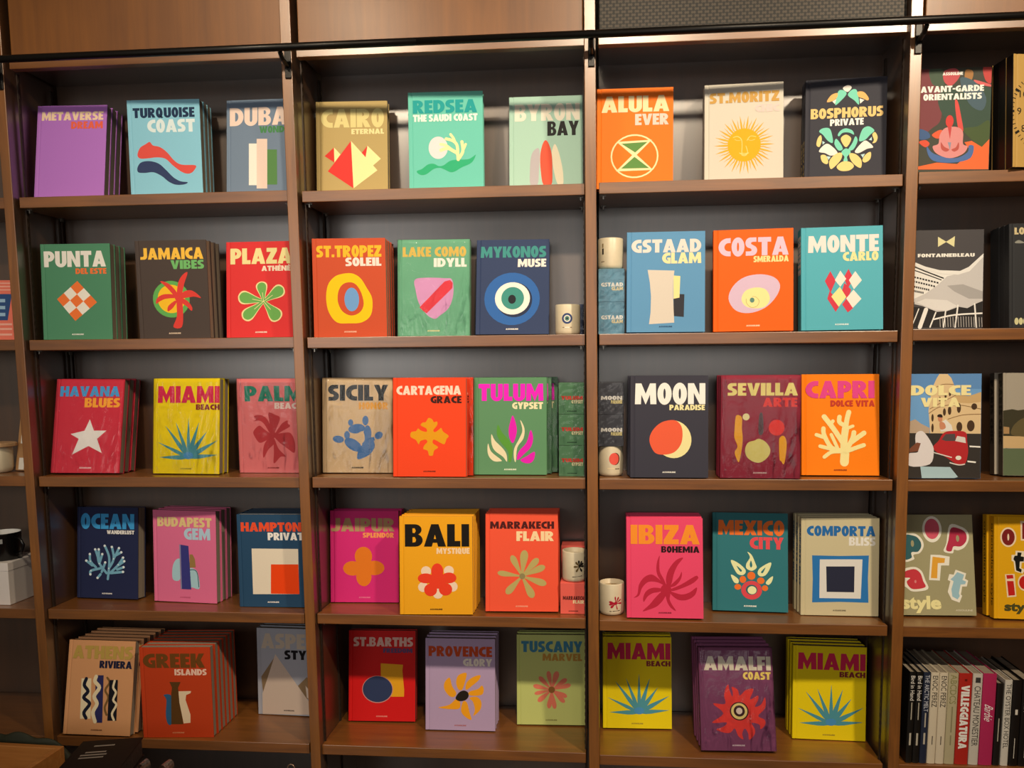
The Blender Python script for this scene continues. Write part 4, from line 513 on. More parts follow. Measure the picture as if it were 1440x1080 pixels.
('ibiza', 'hot pink hardback with a sprawling dark red palm frond', 'hot pink frond book', (0.4338, 0.0364, -0.6982), (-1.18, 7.85, -0.4), 0.2601, 0.3414, 0.031, '#ee4a72', None, 3, None, 0, [('IBIZA', '#f9942c', 148, 2499, 2521, 3182)], [('BOHEMIA', '#2a1216', 1190, 2487, 2237, 2453)], '#8c2238', [('m', '#bd2440', [1135, 2133, 1043, 1898, 1023, 1609, 1111, 1358, 1360, 1074, 1272, 1324, 1142, 1575, 1122, 1863]), ('m', '#bd2440', [1932, 2061, 1689, 1976, 1436, 1650, 1344, 1325, 1396, 1074, 1521, 1148, 1613, 1508, 1741, 1797]), ('m', '#bd2440', [1871, 1583, 1773, 1384, 1467, 1075, 1646, 1096, 1808, 1259, 1881, 1439]), ('m', '#bd2440', [2425, 1428, 2325, 1437, 1860, 1152, 1466, 968, 1645, 941, 2181, 1156, 2413, 1338]), ('m', '#bd2440', [2386, 1059, 2143, 887, 1857, 812, 1466, 914, 1572, 754, 1785, 621, 2069, 636, 2320, 800]), ('m', '#bd2440', [1340, 822, 1374, 572, 1497, 359, 1675, 254, 1541, 467, 1464, 645, 1483, 824]), ('m', '#bd2440', [547, 229, 745, 275, 1069, 424, 1322, 750, 1179, 874, 963, 673, 782, 455]), ('m', '#bd2440', [585, 542, 568, 703, 678, 921, 930, 1032, 1252, 983, 1108, 891, 892, 845, 712, 724]), ('m', '#bd2440', [244, 681, 371, 809, 427, 1134, 609, 1388, 861, 1481, 1111, 1322, 1360, 1074, 1074, 1214, 751, 1228, 534, 1027, 425, 755]), ('e', '#bd2440', 1341, 948, 186, 209, 0)]),
('mexico', 'dark teal hardback with a feathered crown of cream flames and orange dots', 'teal crown book', (0.737, 0.1287, -0.6981), (-2.9, 9.11, 0.13), 0.2591, 0.344, 0.031, '#2f7680', None, 0, None, 0, [('MEXICO', '#f2762e', 191, 2470, 2659, 3178)], [('CITY', '#e94f58', 1285, 2447, 2176, 2597)], '#eef2ea', [('m', '#eef0b8', [1205, 2071, 1357, 1957, 1483, 1665, 1519, 1519, 1356, 1411, 1176, 1491, 1169, 1657, 1292, 1881]), ('m', '#2f7680', [1328, 1771, 1375, 1607, 1328, 1521, 1284, 1623]), ('m', '#eef0b8', [631, 1764, 922, 1650, 1139, 1434, 1103, 1286, 958, 1252, 813, 1352]), ('m', '#2f7680', [831, 1574, 1012, 1424, 958, 1374]), ('m', '#eef0b8', [2006, 1723, 1970, 1494, 1825, 1270, 1645, 1228, 1555, 1336, 1646, 1522]), ('m', '#2f7680', [1826, 1546, 1735, 1348, 1671, 1376]), ('m', '#eef0b8', [638, 1262, 885, 1114, 885, 967, 740, 999]), ('m', '#eef0b8', [2077, 1241, 2040, 1056, 1932, 936, 1832, 995, 1915, 1126]), ('e', '#f2762e', 1338, 1238, 138, 140, 0), ('e', '#f2762e', 1048, 1100, 112, 122, 0), ('e', '#f2762e', 1663, 1074, 127, 114, 0), ('e', '#f2762e', 874, 837, 116, 100, 0), ('e', '#f2762e', 1806, 818, 105, 100, 0), ('e', '#df4a55', 1348, 734, 355, 325, 0), ('e', '#2f6670', 1348, 749, 199, 177, 0), ('e', '#eef0b8', 1363, 735, 152, 140, 0)]),
('comporta', 'khaki hardback with nested blue, white and navy squares', 'khaki square book', (1.0352, 0.1059, -0.7011), (-1.65, 2.59, -0.34), 0.2592, 0.3397, 0.031, '#d2c7a2', None, 2, (-0.004, -0.008), 0, [('COMPORTA', '#2a6fb4', 190, 2464, 2770, 3116)], [('BLISS', '#efece6', 1592, 2468, 2439, 2730)], '#7c745c', [('p', '#2f7ac0', [371, 2089, 1295, 2077, 2257, 2105, 2236, 1302, 2261, 467, 1311, 480, 384, 446, 401, 1273]), ('p', '#e9e6e0', [631, 1950, 2049, 1968, 2004, 604, 627, 602]), ('p', '#2c2f44', [845, 1708, 1789, 1721, 1783, 821, 868, 821])]),
('popart', 'olive grey hardback with scattered cut-out lower-case letters', 'olive letter book', (1.3737, 0.12, -0.6986), (0.27, 10.37, -0.37), 0.247, 0.3445, 0.031, '#a29c78', None, 0, None, 0, [], [('style', '#efe6a8', -6, 1321, 69, 660)], None, [('e', '#efebdd', 1113, 2941, 326, 452, 0), ('e', '#d5586e', 1113, 2954, 246, 352, 0), ('m', '#efebdd', [1714, 3091, 2086, 3033, 2298, 2874, 2330, 2603, 2186, 2332, 1962, 2218, 1822, 2240, 1768, 2114, 1477, 2185, 1577, 2466]), ('m', '#b8324e', [1763, 2987, 2082, 2942, 2250, 2784, 2239, 2535, 2055, 2354, 1814, 2353, 1732, 2186, 1558, 2231, 1647, 2556]), ('e', '#a29c78', 1958, 2625, 53, 113, 0), ('m', '#efebdd', [88, 2780, 310, 2794, 532, 2795, 746, 2622, 816, 2373, 682, 2124, 458, 2055, 465, 1897, 53, 1872]), ('m', '#35636a', [129, 2698, 507, 2713, 678, 2577, 736, 2373, 617, 2169, 395, 2145, 388, 1955, 100, 1940]), ('e', '#a29c78', 438, 2449, 53, 113, 0), ('p', '#efebdd', [1032, 2066, 1340, 2058, 1667, 2001, 1632, 1699, 1368, 1697, 1303, 1180, 943, 1200]), ('p', '#e5a638', [1095, 1999, 1511, 1946, 1482, 1788, 1262, 1778, 1218, 1256, 1008, 1268]), ('m', '#efebdd', [39, 1511, 442, 1648, 701, 1514, 820, 1199, 895, 886, 408, 801, 193, 926, 23, 1105]), ('m', '#cb3b46', [72, 1443, 439, 1571, 654, 1446, 752, 1154, 810, 952, 411, 882, 240, 1007, 202, 1151, 316, 1264, 74, 1285]), ('e', '#d88', 488, 1143, 35, 54, 0), ('p', '#efebdd', [1845, 1556, 2189, 1432, 2137, 1252, 2243, 1186, 2190, 984, 2038, 983, 1982, 714, 2024, 670, 1926, 437, 1669, 533, 1549, 800, 1652, 1160, 1567, 1204, 1628, 1406, 1771, 1385]), ('p', '#9cc3d2', [1894, 1475, 2121, 1387, 2057, 1207, 2176, 1154, 2137, 1064, 1988, 1050, 1919, 758, 1945, 660, 1865, 544, 1695, 645, 1675, 891, 1762, 1160, 1655, 1227, 1768, 1317]), ('txt', '#ece6cf', 'ASSOULINE', 1792, 2350, 148, 206)]),
('orient', 'golden yellow hardback with cut-out red and black letters, at right frame edge', 'yellow letter book', (1.6701, 0.0953, -0.7001), (-1.25, 6.76, 0.59), 0.253, 0.3449, 0.031, '#e3a90e', None, 1, (-0.01,), 0, [], [('style', '#4c4a22', 332, 1384, 167, 575)], None, [('e', '#f0d9b8', 454, 2756, 258, 333, 0), ('e', '#7c1f1c', 454, 2756, 207, 279, 0), ('e', '#f0d9b8', 454, 2756, 30, 117, 0), ('p', '#f0d9b8', [842, 3313, 1381, 3289, 1339, 2622, 855, 2654]), ('p', '#7c1f1c', [901, 3252, 1318, 3235, 1297, 3021, 1108, 3016, 1087, 2696, 902, 2709]), ('p', '#f0e2c8', [687, 2303, 982, 2293, 983, 1924, 886, 1899, 869, 1721, 983, 1680, 920, 1536, 667, 1604, 624, 1936, 561, 1957, 561, 2157, 687, 2169]), ('p', '#17140f', [750, 2251, 885, 2246, 860, 2121, 962, 2101, 953, 1945, 827, 1942, 815, 1719, 886, 1677, 870, 1570, 709, 1636, 675, 1938, 616, 2016, 658, 2137, 742, 2140]), ('p', '#f0d9b8', [350, 1497, 659, 1519, 719, 757, 424, 721]), ('p', '#c4201c', [393, 1471, 604, 1486, 625, 1367, 414, 1343]), ('p', '#c4201c', [414, 1272, 626, 1278, 677, 804, 466, 775]), ('e', '#f0d9b8', 984, 1236, 224, 279, 0), ('e', '#c4201c', 984, 1236, 181, 225, 0)]),
('athens', 'tan hardback with navy, black and cream wavy strips', 'tan wavy strip book', (-1.6367, 0.0196, -1.1718), (0.32, 11.07, 0.49), 0.2582, 0.3408, 0.031, '#d59a6a', None, 4, (0.012, 0.016, 0.018, 0.02), 0, [('ATHENS', '#b99a4c', 184, 2509, 2738, 3213)], [('RIVIERA', '#171c3a', 1250, 2501, 2409, 2676)], '#8c5c38', [('p', '#ead9b4', [582, 2013, 961, 2024, 1035, 573, 630, 559]), ('s', '#14182c', 129, [770, 2005, 706, 1771, 866, 1553, 716, 1326, 961, 1111, 765, 794, 857, 594]), ('p', '#2b2a5c', [1125, 2141, 1431, 2150, 1497, 443, 1203, 433]), ('s', '#ead9b4', 138, [1147, 2097, 1113, 1917, 1296, 1700, 1118, 1383, 1248, 1120, 1113, 806, 1218, 477]), ('s', '#7c5c30', 78, [1581, 2065, 1679, 1890, 1532, 1618, 1670, 1356, 1553, 997, 1643, 735]), ('p', '#15141c', [1672, 1987, 1997, 1997, 2038, 536, 1691, 524]), ('s', '#ead9b4', 83, [1875, 1962, 1835, 1716, 1952, 1542, 1866, 1273, 1998, 1100, 1854, 786, 1941, 559])]),
('greek', 'brick red hardback with three overlapping blue, brown and cream vases', 'brick red vase book', (-1.3285, 0.0342, -1.1784), (4.22, 0.44, 0.06), 0.2589, 0.3388, 0.031, '#c2401a', None, 5, (0.004, 0.006, 0.008, 0.01, 0.012), 0, [('GREEK', '#6e4418', 130, 2380, 2625, 3156)], [('ISLANDS', '#f2c9b4', 1258, 2429, 2345, 2576)], '#d88a60', [('m', '#2f5f86', [823, 1607, 1093, 1582, 1085, 1046, 1050, 509, 915, 533, 863, 860, 913, 1420]), ('p', '#5c3c18', [1059, 2093, 1465, 2092, 1365, 1883, 1374, 1604, 1494, 498, 1049, 499, 1094, 1606, 1139, 1884]), ('p', '#ecd2b0', [1372, 1744, 1833, 1751, 1807, 1672, 1645, 1603, 1614, 1417, 1769, 857, 1755, 553, 1504, 530, 1384, 1325])]),
('aspen', 'pale grey hardback with a large cream mountain, half hidden by an upright', 'grey mountain book', (-0.9942, 0.2346, -1.1761), (-2.98, 3.16, -0.44), 0.253, 0.3395, 0.031, '#aeb0bc', None, 1, None, 0, [('ASPEN', '#cdbdac', 176, 2530, 2603, 3191)], [('STYLE', '#191418', 1126, 2492, 2191, 2551)], '#40302c', [('p', '#8f7658', [692, 2230, 159, 1485, 214, 811, 773, 2233]), ('p', '#8f7658', [1649, 1169, 2021, 1529, 2436, 952, 2427, 539, 2002, 677]), ('p', '#d9c4b4', [750, 2387, 2002, 677, 2460, 66, 178, -3, 192, 811]), ('p', '#d9c8bc', [1960, 1191, 2325, 741, 2425, 436, 2004, 728])]),
('barths', 'bright red hardback with a navy disc over a mustard block', 'red disc book', (-0.6189, 0.2052, -1.1752), (1.12, 8.16, -0.31), 0.2586, 0.3413, 0.031, '#cf1516', None, 0, None, 0, [('ST.BARTHS', '#e3b9ae', 181, 2492, 2814, 3160)], [('FREEDOM', '#5a4670', 1341, 2472, 2575, 2749)], '#e88a80', [('p', '#e3a21c', [1247, 2172, 2110, 2129, 2083, 1903, 2157, 1175, 2150, 926, 1652, 920, 1256, 1651]), ('e', '#c98a86', 1127, 1191, 597, 515, 0), ('e', '#2e3a5e', 1127, 1198, 572, 490, 0)]),
('provence', 'lavender hardback with a whirling orange sunflower', 'lavender sunflower book', (-0.3063, 0.152, -1.1766), (0.2, 6.15, -0.18), 0.2617, 0.3392, 0.031, '#b49cc0', None, 2, None, 0, [('PROVENCE', '#c2481c', 123, 2507, 2725, 3105)], [('GLORY', '#efe4d8', 1416, 2506, 2379, 2652)], '#b06a70', [('m', '#f0a21c', [914, 1939, 1007, 1630, 1162, 1377, 1080, 1230, 895, 1262, 709, 1514, 728, 1771]), ('m', '#f0a21c', [1545, 2123, 1489, 1786, 1377, 1499, 1229, 1525, 1155, 1779, 1248, 2037]), ('m', '#f0a21c', [2063, 2052, 2007, 1869, 1748, 1645, 1562, 1503, 1507, 1567, 1563, 1787, 1785, 1974]), ('m', '#f0a21c', [2117, 1671, 2191, 1545, 2135, 1343, 1858, 1283, 1629, 1322, 1666, 1443, 1969, 1540]), ('m', '#f0a21c', [1654, 1205, 1932, 1248, 2097, 1069, 2060, 777, 1801, 545, 1857, 772, 1784, 1062]), ('m', '#f0a21c', [1414, 1062, 1562, 1028, 1653, 695, 1727, 397, 1487, 509, 1339, 724]), ('m', '#f0a21c', [1162, 1158, 1302, 1034, 1284, 814, 1005, 771, 485, 822, 894, 933]), ('m', '#241c16', [1433, 1474, 1599, 1405, 1617, 1241, 1488, 1111, 1265, 1080, 1136, 1176, 1247, 1379])]),
('tuscany', 'sage green hardback with a coral daisy', 'sage daisy book', (0.0274, 0.2171, -1.1761), (1.35, 6.95, -0.18), 0.2584, 0.3359, 0.031, '#c0c878', None, 1, None, 0, [('TUSCANY', '#3f7f9c', 174, 2482, 2710, 3124)], [('MARVEL', '#b88a3c', 975, 2462, 2388, 2658)], '#8c8a4c', [('t', '#e07a62', 1316, 1307, 1185, 1999, 170), ('t', '#e07a62', 1316, 1307, 1531, 1992, 215), ('t', '#e07a62', 1316, 1307, 1883, 1719, 178), ('t', '#e07a62', 1316, 1307, 2030, 1500, 170), ('t', '#e07a62', 1316, 1307, 1887, 1049, 170), ('t', '#e07a62', 1316, 1307, 1797, 842, 170), ('t', '#e07a62', 1316, 1307, 1432, 601, 170), ('t', '#e07a62', 1316, 1307, 1201, 613, 170), ('t', '#e07a62', 1316, 1307, 801, 866, 185), ('t', '#e07a62', 1316, 1307, 671, 1152, 141), ('t', '#e07a62', 1316, 1307, 624, 1454, 170), ('t', '#e07a62', 1316, 1307, 842, 1788, 170), ('e', '#8a5c2c', 1316, 1307, 123, 122, 0)]),
('miamiB', 'yellow agave hardback left of the purple sun book on bottom shelf', 'left bottom-shelf agave book', (0.3488, 0.2179, -1.1807), (1.82, 7.88, 0.12), 0.2554, 0.3373, 0.031, '#efd60f', None, 1, (0.001,), 0, [('MIAMI', '#d62a55', 168, 2516, 2542, 3148)], [('BEACH', '#8c2c33', 1623, 2517, 2294, 2492)], '#a89430', [('b', '#4f97a6', 1350, 581, 253, 583, 157), ('b', '#4f97a6', 1350, 581, 194, 1120, 127), ('b', '#4f97a6', 1350, 581, 470, 1719, 150), ('b', '#4f97a6', 1350, 581, 866, 1838, 135), ('b', '#4f97a6', 1350, 581, 1347, 1999, 127), ('b', '#4f97a6', 1350, 581, 1740, 1834, 165), ('b', '#4f97a6', 1350, 581, 2044, 1514, 165), ('b', '#4f97a6', 1350, 581, 2453, 1203, 165), ('b', '#4f97a6', 1350, 581, 2450, 683, 150), ('e', '#4b93c8', 1349, 650, 190, 130, 0)]),
('amalfi', 'plum purple hardback with a fiery red sun flower', 'plum sun flower book', (0.6942, 0.0587, -1.1758), (0.76, 15.17, -0.58), 0.259, 0.351, 0.031, '#85486e', None, 3, (-0.003, -0.006, -0.009), 1, [('AMALFI', '#e3d9c6', 182, 2526, 2712, 3193)], [('COAST', '#f7dc76', 1538, 2505, 2399, 2659)], '#e3cdd6', [('m', '#e94540', [1018, 2223, 1050, 2041, 1142, 1813, 1164, 1966, 1136, 2148, 1335, 2051, 1404, 1854, 1627, 2046, 1893, 2075, 1749, 1724, 2026, 1860, 2031, 1708, 1912, 1480, 2129, 1558, 2276, 1805, 2266, 1446, 2014, 1173, 2221, 1051, 2240, 883, 2070, 724, 2039, 880, 1771, 933, 1878, 729, 1850, 542, 1669, 368, 1640, 576, 1531, 743, 1435, 574, 1462, 380, 1289, 497, 1183, 739, 1023, 599, 791, 603, 543, 705, 798, 798, 901, 942, 396, 929, 808, 1242, 458, 1572, 875, 1564, 859, 1849, 928, 2116]), ('e', '#452424', 1363, 1324, 327, 312, 0), ('e', '#f1dc8e', 1363, 1324, 281, 274, 0), ('e', '#45282a', 1363, 1331, 195, 190, 0), ('e', '#ead8cc', 1363, 1331, 109, 110, 0)]),
('miamiC', 'yellow agave hardback right of the purple sun book on bottom shelf', 'right bottom-shelf agave book', (1.0312, 0.1757, -1.1828), (-1.39, 3.5, 0.21), 0.2554, 0.3396, 0.031, '#efd60f', None, 2, (-0.003, -0.006), 0, [('MIAMI', '#d62a55', 168, 2516, 2542, 3148)], [('BEACH', '#8c2c33', 1623, 2517, 2294, 2492)], '#a89430', [('b', '#4f97a6', 1350, 581, 253, 583, 157), ('b', '#4f97a6', 1350, 581, 194, 1120, 127), ('b', '#4f97a6', 1350, 581, 470, 1719, 150), ('b', '#4f97a6', 1350, 581, 866, 1838, 135), ('b', '#4f97a6', 1350, 581, 1347, 1999, 127), ('b', '#4f97a6', 1350, 581, 1740, 1834, 165), ('b', '#4f97a6', 1350, 581, 2044, 1514, 165), ('b', '#4f97a6', 1350, 581, 2453, 1203, 165), ('b', '#4f97a6', 1350, 581, 2450, 683, 150), ('e', '#4b93c8', 1349, 650, 190, 130, 0)])
]

# ------------------------------------------------------------------ the room
FZ, CZ = -1.75, 2.3
structure(boxobj('floor', (-4.6, 4.6, -5.6, .6, FZ-.1, FZ), FLOORW))
structure(boxobj('ceiling', (-4.6, 4.6, -5.6, .6, CZ, CZ+.1), PLASTER))
structure(boxobj('wall_back', (-4.6, 4.6, .42, .52, FZ, CZ), PLASTER))
structure(boxobj('wall_left', (-4.7, -4.6, -5.6, .6, FZ, CZ), PLASTER))
structure(boxobj('wall_right', (4.6, 4.7, -5.6, .6, FZ, CZ), PLASTER))
bm = bmesh.new()
for b in ((-4.6, -3.9, -5.6, -5.5, FZ, CZ), (-1.3, -.4, -5.6, -5.5, FZ, CZ), (2.2, 4.6, -5.6, -5.5, FZ, CZ), (-3.9, -1.3, -5.6, -5.5, FZ, 0.0), (-3.9, -1.3, -5.6, -5.5, 1.6, CZ), (-.4, 2.2, -5.6, -5.5, FZ, 0.0), (-.4, 2.2, -5.6, -5.5, 1.6, CZ)): box(bm, *b)
structure(mesh_obj('wall_front', bm, plain('dark_panelling', '#40342a', .7)))
for i, x in enumerate((-3.9, -.4)):
    bm = bmesh.new()
    for b in ((x, x+.06, -5.56, -5.5, 0.0, 1.6), (x+2.54, x+2.6, -5.56, -5.5, 0.0, 1.6), (x+.06, x+2.54, -5.56, -5.5, 0.0, .06), (x+.06, x+2.54, -5.56, -5.5, 1.54, 1.6)): box(bm, *b)
    structure(mesh_obj('window_%d' % (i+1), bm, BLACK))

# ------------------------------------------------------------------ the bookcase
UX = [(-2.8325, -2.7965), (-1.829, -1.7945), (-.825, -.7895), (.1685, .2043), (1.1722, 1.2084), (2.176, 2.212)]
SZ = [[.7605, .7607, .7562, .7582, .7631], [.2726, .2713, .2694, .2697, .2733], [-.2113, -.2127, -.2123, -.2138, -.2154], [-.6989, -.6984, -.6976, -.7033, -.7050], [-1.18, -1.1788, -1.1803, -1.1852, -1.1855]]
BACK, DEEP = .25, .385
case = thing('bookcase', 'wall-wide brown wooden bookcase with five bays of shelves and a dark rail', 'bookcase', (0, 0, FZ))
def in_case(name, b, mat, bev=0.0, par=None):
    bm = bmesh.new(); box(bm, b[0], b[1], b[2], b[3], b[4]-FZ, b[5]-FZ, bev=bev); return mesh_obj(name, bm, mat, par or case)
for i, (a, b) in enumerate(UX):
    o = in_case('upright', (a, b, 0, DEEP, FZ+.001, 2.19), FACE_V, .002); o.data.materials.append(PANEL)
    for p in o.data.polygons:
        if abs(p.normal.x) > .95: p.material_index = 1  # darker panel stain on the sides also puts their shade into the colour
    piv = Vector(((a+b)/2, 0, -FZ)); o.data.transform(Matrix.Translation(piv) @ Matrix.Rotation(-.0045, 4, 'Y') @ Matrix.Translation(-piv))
def clip_(x, y, z, par):
    bm = bmesh.new(); z -= FZ
    box(bm, x-.009, x+.009, y-.007, y+.007, z-.0022, z-.0006); box(bm, x-.002, x+.002, y-.007, y+.007, z-.012, z-.0022)
    return mesh_obj('shelf_clip', bm, STEEL, par)
def standard(x, y, z0, z1, side):
    bm = bmesh.new(); n = int((z1-z0)/.0254)
    box(bm, min(x, x+side*.004), max(x, x+side*.004), y-.006, y+.006, z0-FZ, z1-FZ)
    for k in range(n):
        z = z0 + .012 + k*.0254 - FZ; xx = x+side*.004
        box(bm, min(xx, xx+side*.0012), max(xx, xx+side*.0012), y-.003, y+.003, z, z+.011)
    return mesh_obj('shelf_standard', bm, plain('dark_metal', '#33241a', .6, .2), case)
for k in range(5):
    xl, xr = UX[k][1] + .0035, UX[k+1][0] - .0035
    for r in range(5):
        z = SZ[r][k]; dp = (DEEP if r == 4 else BACK) - .003
        s = in_case('shelf', (xl+.002, xr-.002, .018, dp, z-.0365, z), FACE_H, .0018)
        if k in (1, 2, 3, 4):
            for x in (xl+.016, xr-.016):
                for y in (.052, BACK-.04): clip_(x, y, z-.0365, s)
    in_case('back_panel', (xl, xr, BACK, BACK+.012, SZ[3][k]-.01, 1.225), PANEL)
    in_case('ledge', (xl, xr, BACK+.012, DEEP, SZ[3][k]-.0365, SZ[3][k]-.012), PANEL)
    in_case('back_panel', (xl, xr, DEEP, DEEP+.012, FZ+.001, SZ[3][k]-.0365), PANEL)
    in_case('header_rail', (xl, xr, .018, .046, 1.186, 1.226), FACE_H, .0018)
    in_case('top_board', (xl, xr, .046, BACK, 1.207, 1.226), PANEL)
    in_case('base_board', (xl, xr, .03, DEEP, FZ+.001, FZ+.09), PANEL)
    if k == 3:
        in_case('metal_grille', (xl+.004, xr-.004, .032, .036, 1.227, 2.19), grille_mat())
        in_case('upper_backing', (xl, xr, .08, .09, 1.227, 2.19), plain('void_black', '#0c0a08', .9))
    else:
        in_case('upper_panel', (xl+.006, xr-.006, .022, .044, 1.229, 2.19), DOOR, .003)
    for x, sd in ((UX[k][1], 1), (UX[k+1][0], -1)):
        if sd == 1 and k >= 3: continue
        for y in (.05, BACK-.036): standard(x + sd*.0052, y, FZ+.12, 1.18, sd)

# ladder rail with its brackets
rail = thing('ladder_rail', 'long black metal ladder rail on brackets across the top of the bookcase', 'rail', (0, 0, 1.1845))
bm = bmesh.new(); tube(bm, [(-3.2, -.07, 0), (-1.0, -.07, 0), (-.36, -.07, 0)], .0118, 20); tube(bm, [(-.359, -.07, 0), (1.0, -.07, 0), (2.6, -.07, 0)], .0118, 20)
mesh_obj('tube', bm, BLACK, rail, True)
for k, (a, b) in enumerate(UX):
    x = (a+b)/2
    bm = bmesh.new(); box(bm, x-.0105, x+.0105, -.006, -.0004, -.072, .022, bev=.002)
    tube(bm, [(x, -.005, -.034), (x, -.020, -.032), (x, -.045, -.026), (x, -.064, -.012)], .0075, 12)
    br = mesh_obj('bracket', bm, BLACK, rail)
    for z in (-.058, -.024):
        bm = bmesh.new(); lathe(bm, [(0, -.003), (.0042, -.0022), (.005, 0)], 14); bm.transform(Matrix.Translation((x, -.0065 if z < -.05 else -.0245, z)) @ Matrix.Rotation(math.radians(90), 4, 'X'))
        bmesh.ops.recalc_face_normals(bm, faces=bm.faces); mesh_obj('bolt', bm, STEEL, br)

# ------------------------------------------------------------------ all the front-facing books
MI = {}
for rec in BOOKS:
    build_book(rec)

# ------------------------------------------------------------------ candles and their boxes
CERAM = plain('cream_ceramic', '#d9ccb0', .38, 0, .5); WAX = plain('candle_wax', '#cdb58c', .5)
def wrap_put(r):
    return lambda u, v: (r*math.sin(u/r), -r*math.cos(u/r), v)
def candle(label, x, y, z, r, h, art, lines=True, turn=0):
    root = thing('candle', label, 'candle', (x, y, z+.0006), (0, 0, turn), None)
    bm = bmesh.new(); q = r*.17
    prof = [(0, 0), (r-q*1.6, 0), (r-q*.7, q*.25), (r-q*.15, q*.9), (r, q*1.9), (r, h-.003), (r-.0012, h-.0004), (r-.003, h), (r-.0045, h-.0015), (r-.005, h*.3), (0, h*.3-.001)]
    lathe(bm, prof, 56); cup = mesh_obj('ceramic_cup', bm, CERAM, root, True)
    bm = bmesh.new(); lathe(bm, [(r-.0056, h*.3), (r-.0056, h-.017), (r*.5, h-.0185), (0, h-.0185)], 40); mesh_obj('wax_fill', bm, WAX, root, True)
    bm = bmesh.new(); tube(bm, [(0, 0, h-.0183), (.001, 0, h-.009)], .0009, 8); mesh_obj('wick', bm, plain('wick', '#5a4a38', .9), root)
    bm = bmesh.new(); ms = []; idx = {}; lay = 0
    for (c, si), lp in outline_shapes(art):
        if c not in idx: idx[c] = len(ms); ms.append(ink(c, .4))
        lay = si+1; rr = r + .0003 + lay*.00004
        cx = sum(p[0] for p in lp)/len(lp); cz = sum(p[1] for p in lp)/len(lp); f = wrap_put(rr)
        prev = [bm.verts.new(f(cx, cz))]*len(lp)
        for kk in range(1, 6):
            s = kk/5; cur = [bm.verts.new(f(cx+(p[0]-cx)*s, cz+(p[1]-cz)*s)) for p in lp]
            for i in range(len(lp)):
                j = (i+1) % len(lp)
                fc = (prev[0], cur[i], cur[j]) if kk == 1 else (prev[i], cur[i], cur[j], prev[j])
                try: bm.faces.new(fc).material_index = idx[c]
                except ValueError: pass
            prev = cur
    bmesh.ops.recalc_face_normals(bm, faces=bm.faces)
    mesh_obj('cup_print', bm, ms, cup)
    return root
mm = lambda v: int(round(v*10))
eye = [('e', '#3b4a78', 0, mm(55), mm(18), mm(18), 0), ('e', '#ece6da', 0, mm(55), mm(11.5), mm(11.5), 0), ('e', '#5d8a80', 0, mm(55), mm(8), mm(8), 0), ('e', '#1c1c24', 0, mm(55), mm(3.2), mm(3.2), 0), ('p', '#8a7458', [mm(-16), mm(24), mm(-10), mm(24), mm(-10), mm(26.5), mm(-16), mm(26.5)]), ('p', '#f4efe0', [mm(-8), mm(23), mm(8), mm(23), mm(8), mm(26.5), mm(-8), mm(26.5)]), ('p', '#8a7458', [mm(10), mm(24), mm(16), mm(24), mm(16), mm(26.5), mm(10), mm(26.5)])]
cabin = [('p', '#231c16', [mm(-31), mm(48), mm(-25), mm(48), mm(-25), mm(68), mm(-31), mm(68)]), ('p', '#8a7450', [mm(-31), mm(70), mm(-26), mm(70), mm(-26), mm(84), mm(-31), mm(84)]), ('p', '#5a4630', [mm(-36), mm(23), mm(-22), mm(23), mm(-22), mm(25.5), mm(-36), mm(25.5)])]
moonc = [('e', '#2a1c1a', mm(15), mm(61), mm(17), mm(21), 0), ('e', '#ef5f52', mm(11), mm(61), mm(17.5), mm(20.5), 0), ('p', '#f0dcae', [mm(-12), mm(26), mm(12), mm(26), mm(12), mm(29), mm(-12), mm(29)]), ('p', '#55402c', [mm(15), mm(25), mm(31), mm(25), mm(31), mm(28), mm(15), mm(28)])]
palmc = [('t', c, mm(19), mm(57), mm(19+20*math.cos(math.radians(a))), mm(57+22*math.sin(math.radians(a))), mm(7)) for a, c in ((95, '#1c1814'), (58, '#1c1814'), (30, '#1c1814'), (0, '#1c1814'), (-58, '#1c1814'), (235, '#6e5a34'), (180, '#6e5a34'), (130, '#6e5a34'))] + [('e', '#1c1814', mm(19), mm(57), mm(3), mm(3), 0), ('p', '#2a221a', [mm(-6), mm(20), mm(30), mm(22.5), mm(30), mm(24.5), mm(-6), mm(22)])]
ibizac = [('t', '#b01c34', mm(14), mm(46), mm(14+24*math.cos(math.radians(a))), mm(46+24*math.sin(math.radians(a))), mm(w_)) for a, w_ in ((95, 5), (62, 6), (30, 5), (-5, 6), (168, 8), (192, 7), (222, 8), (285, 4))] + [('e', '#b01c34', mm(14), mm(46), mm(5.5), mm(6), 0), ('p', '#3a2a26', [mm(-8), mm(16), mm(-1), mm(16), mm(-1), mm(18.5), mm(-8), mm(18.5)]), ('p', '#3a2a26', [mm(3), mm(16.5), mm(30), mm(17.5), mm(30), mm(20), mm(3), mm(19)])]
candle('cream candle with a blue and white eye emblem', .102, .105, .2694, .0425, .103, eye)
candle('plain-sided cream candle on top of two silvery blue boxes', .2485, .108, .4869, .0425, .103, cabin)
candle('cream candle with a coral disc, under two silvery grey boxes', .2495, .108, -.2138, .0425, .1045, moonc)
candle('cream candle with a dark leaf star, on a coral pink box', .1215, .105, -.5866, .0425, .108, palmc)
candle('cream candle with a red palm frond emblem beside the hot pink book', .2525, .106, -.7033, .0435, .112, ibizac)

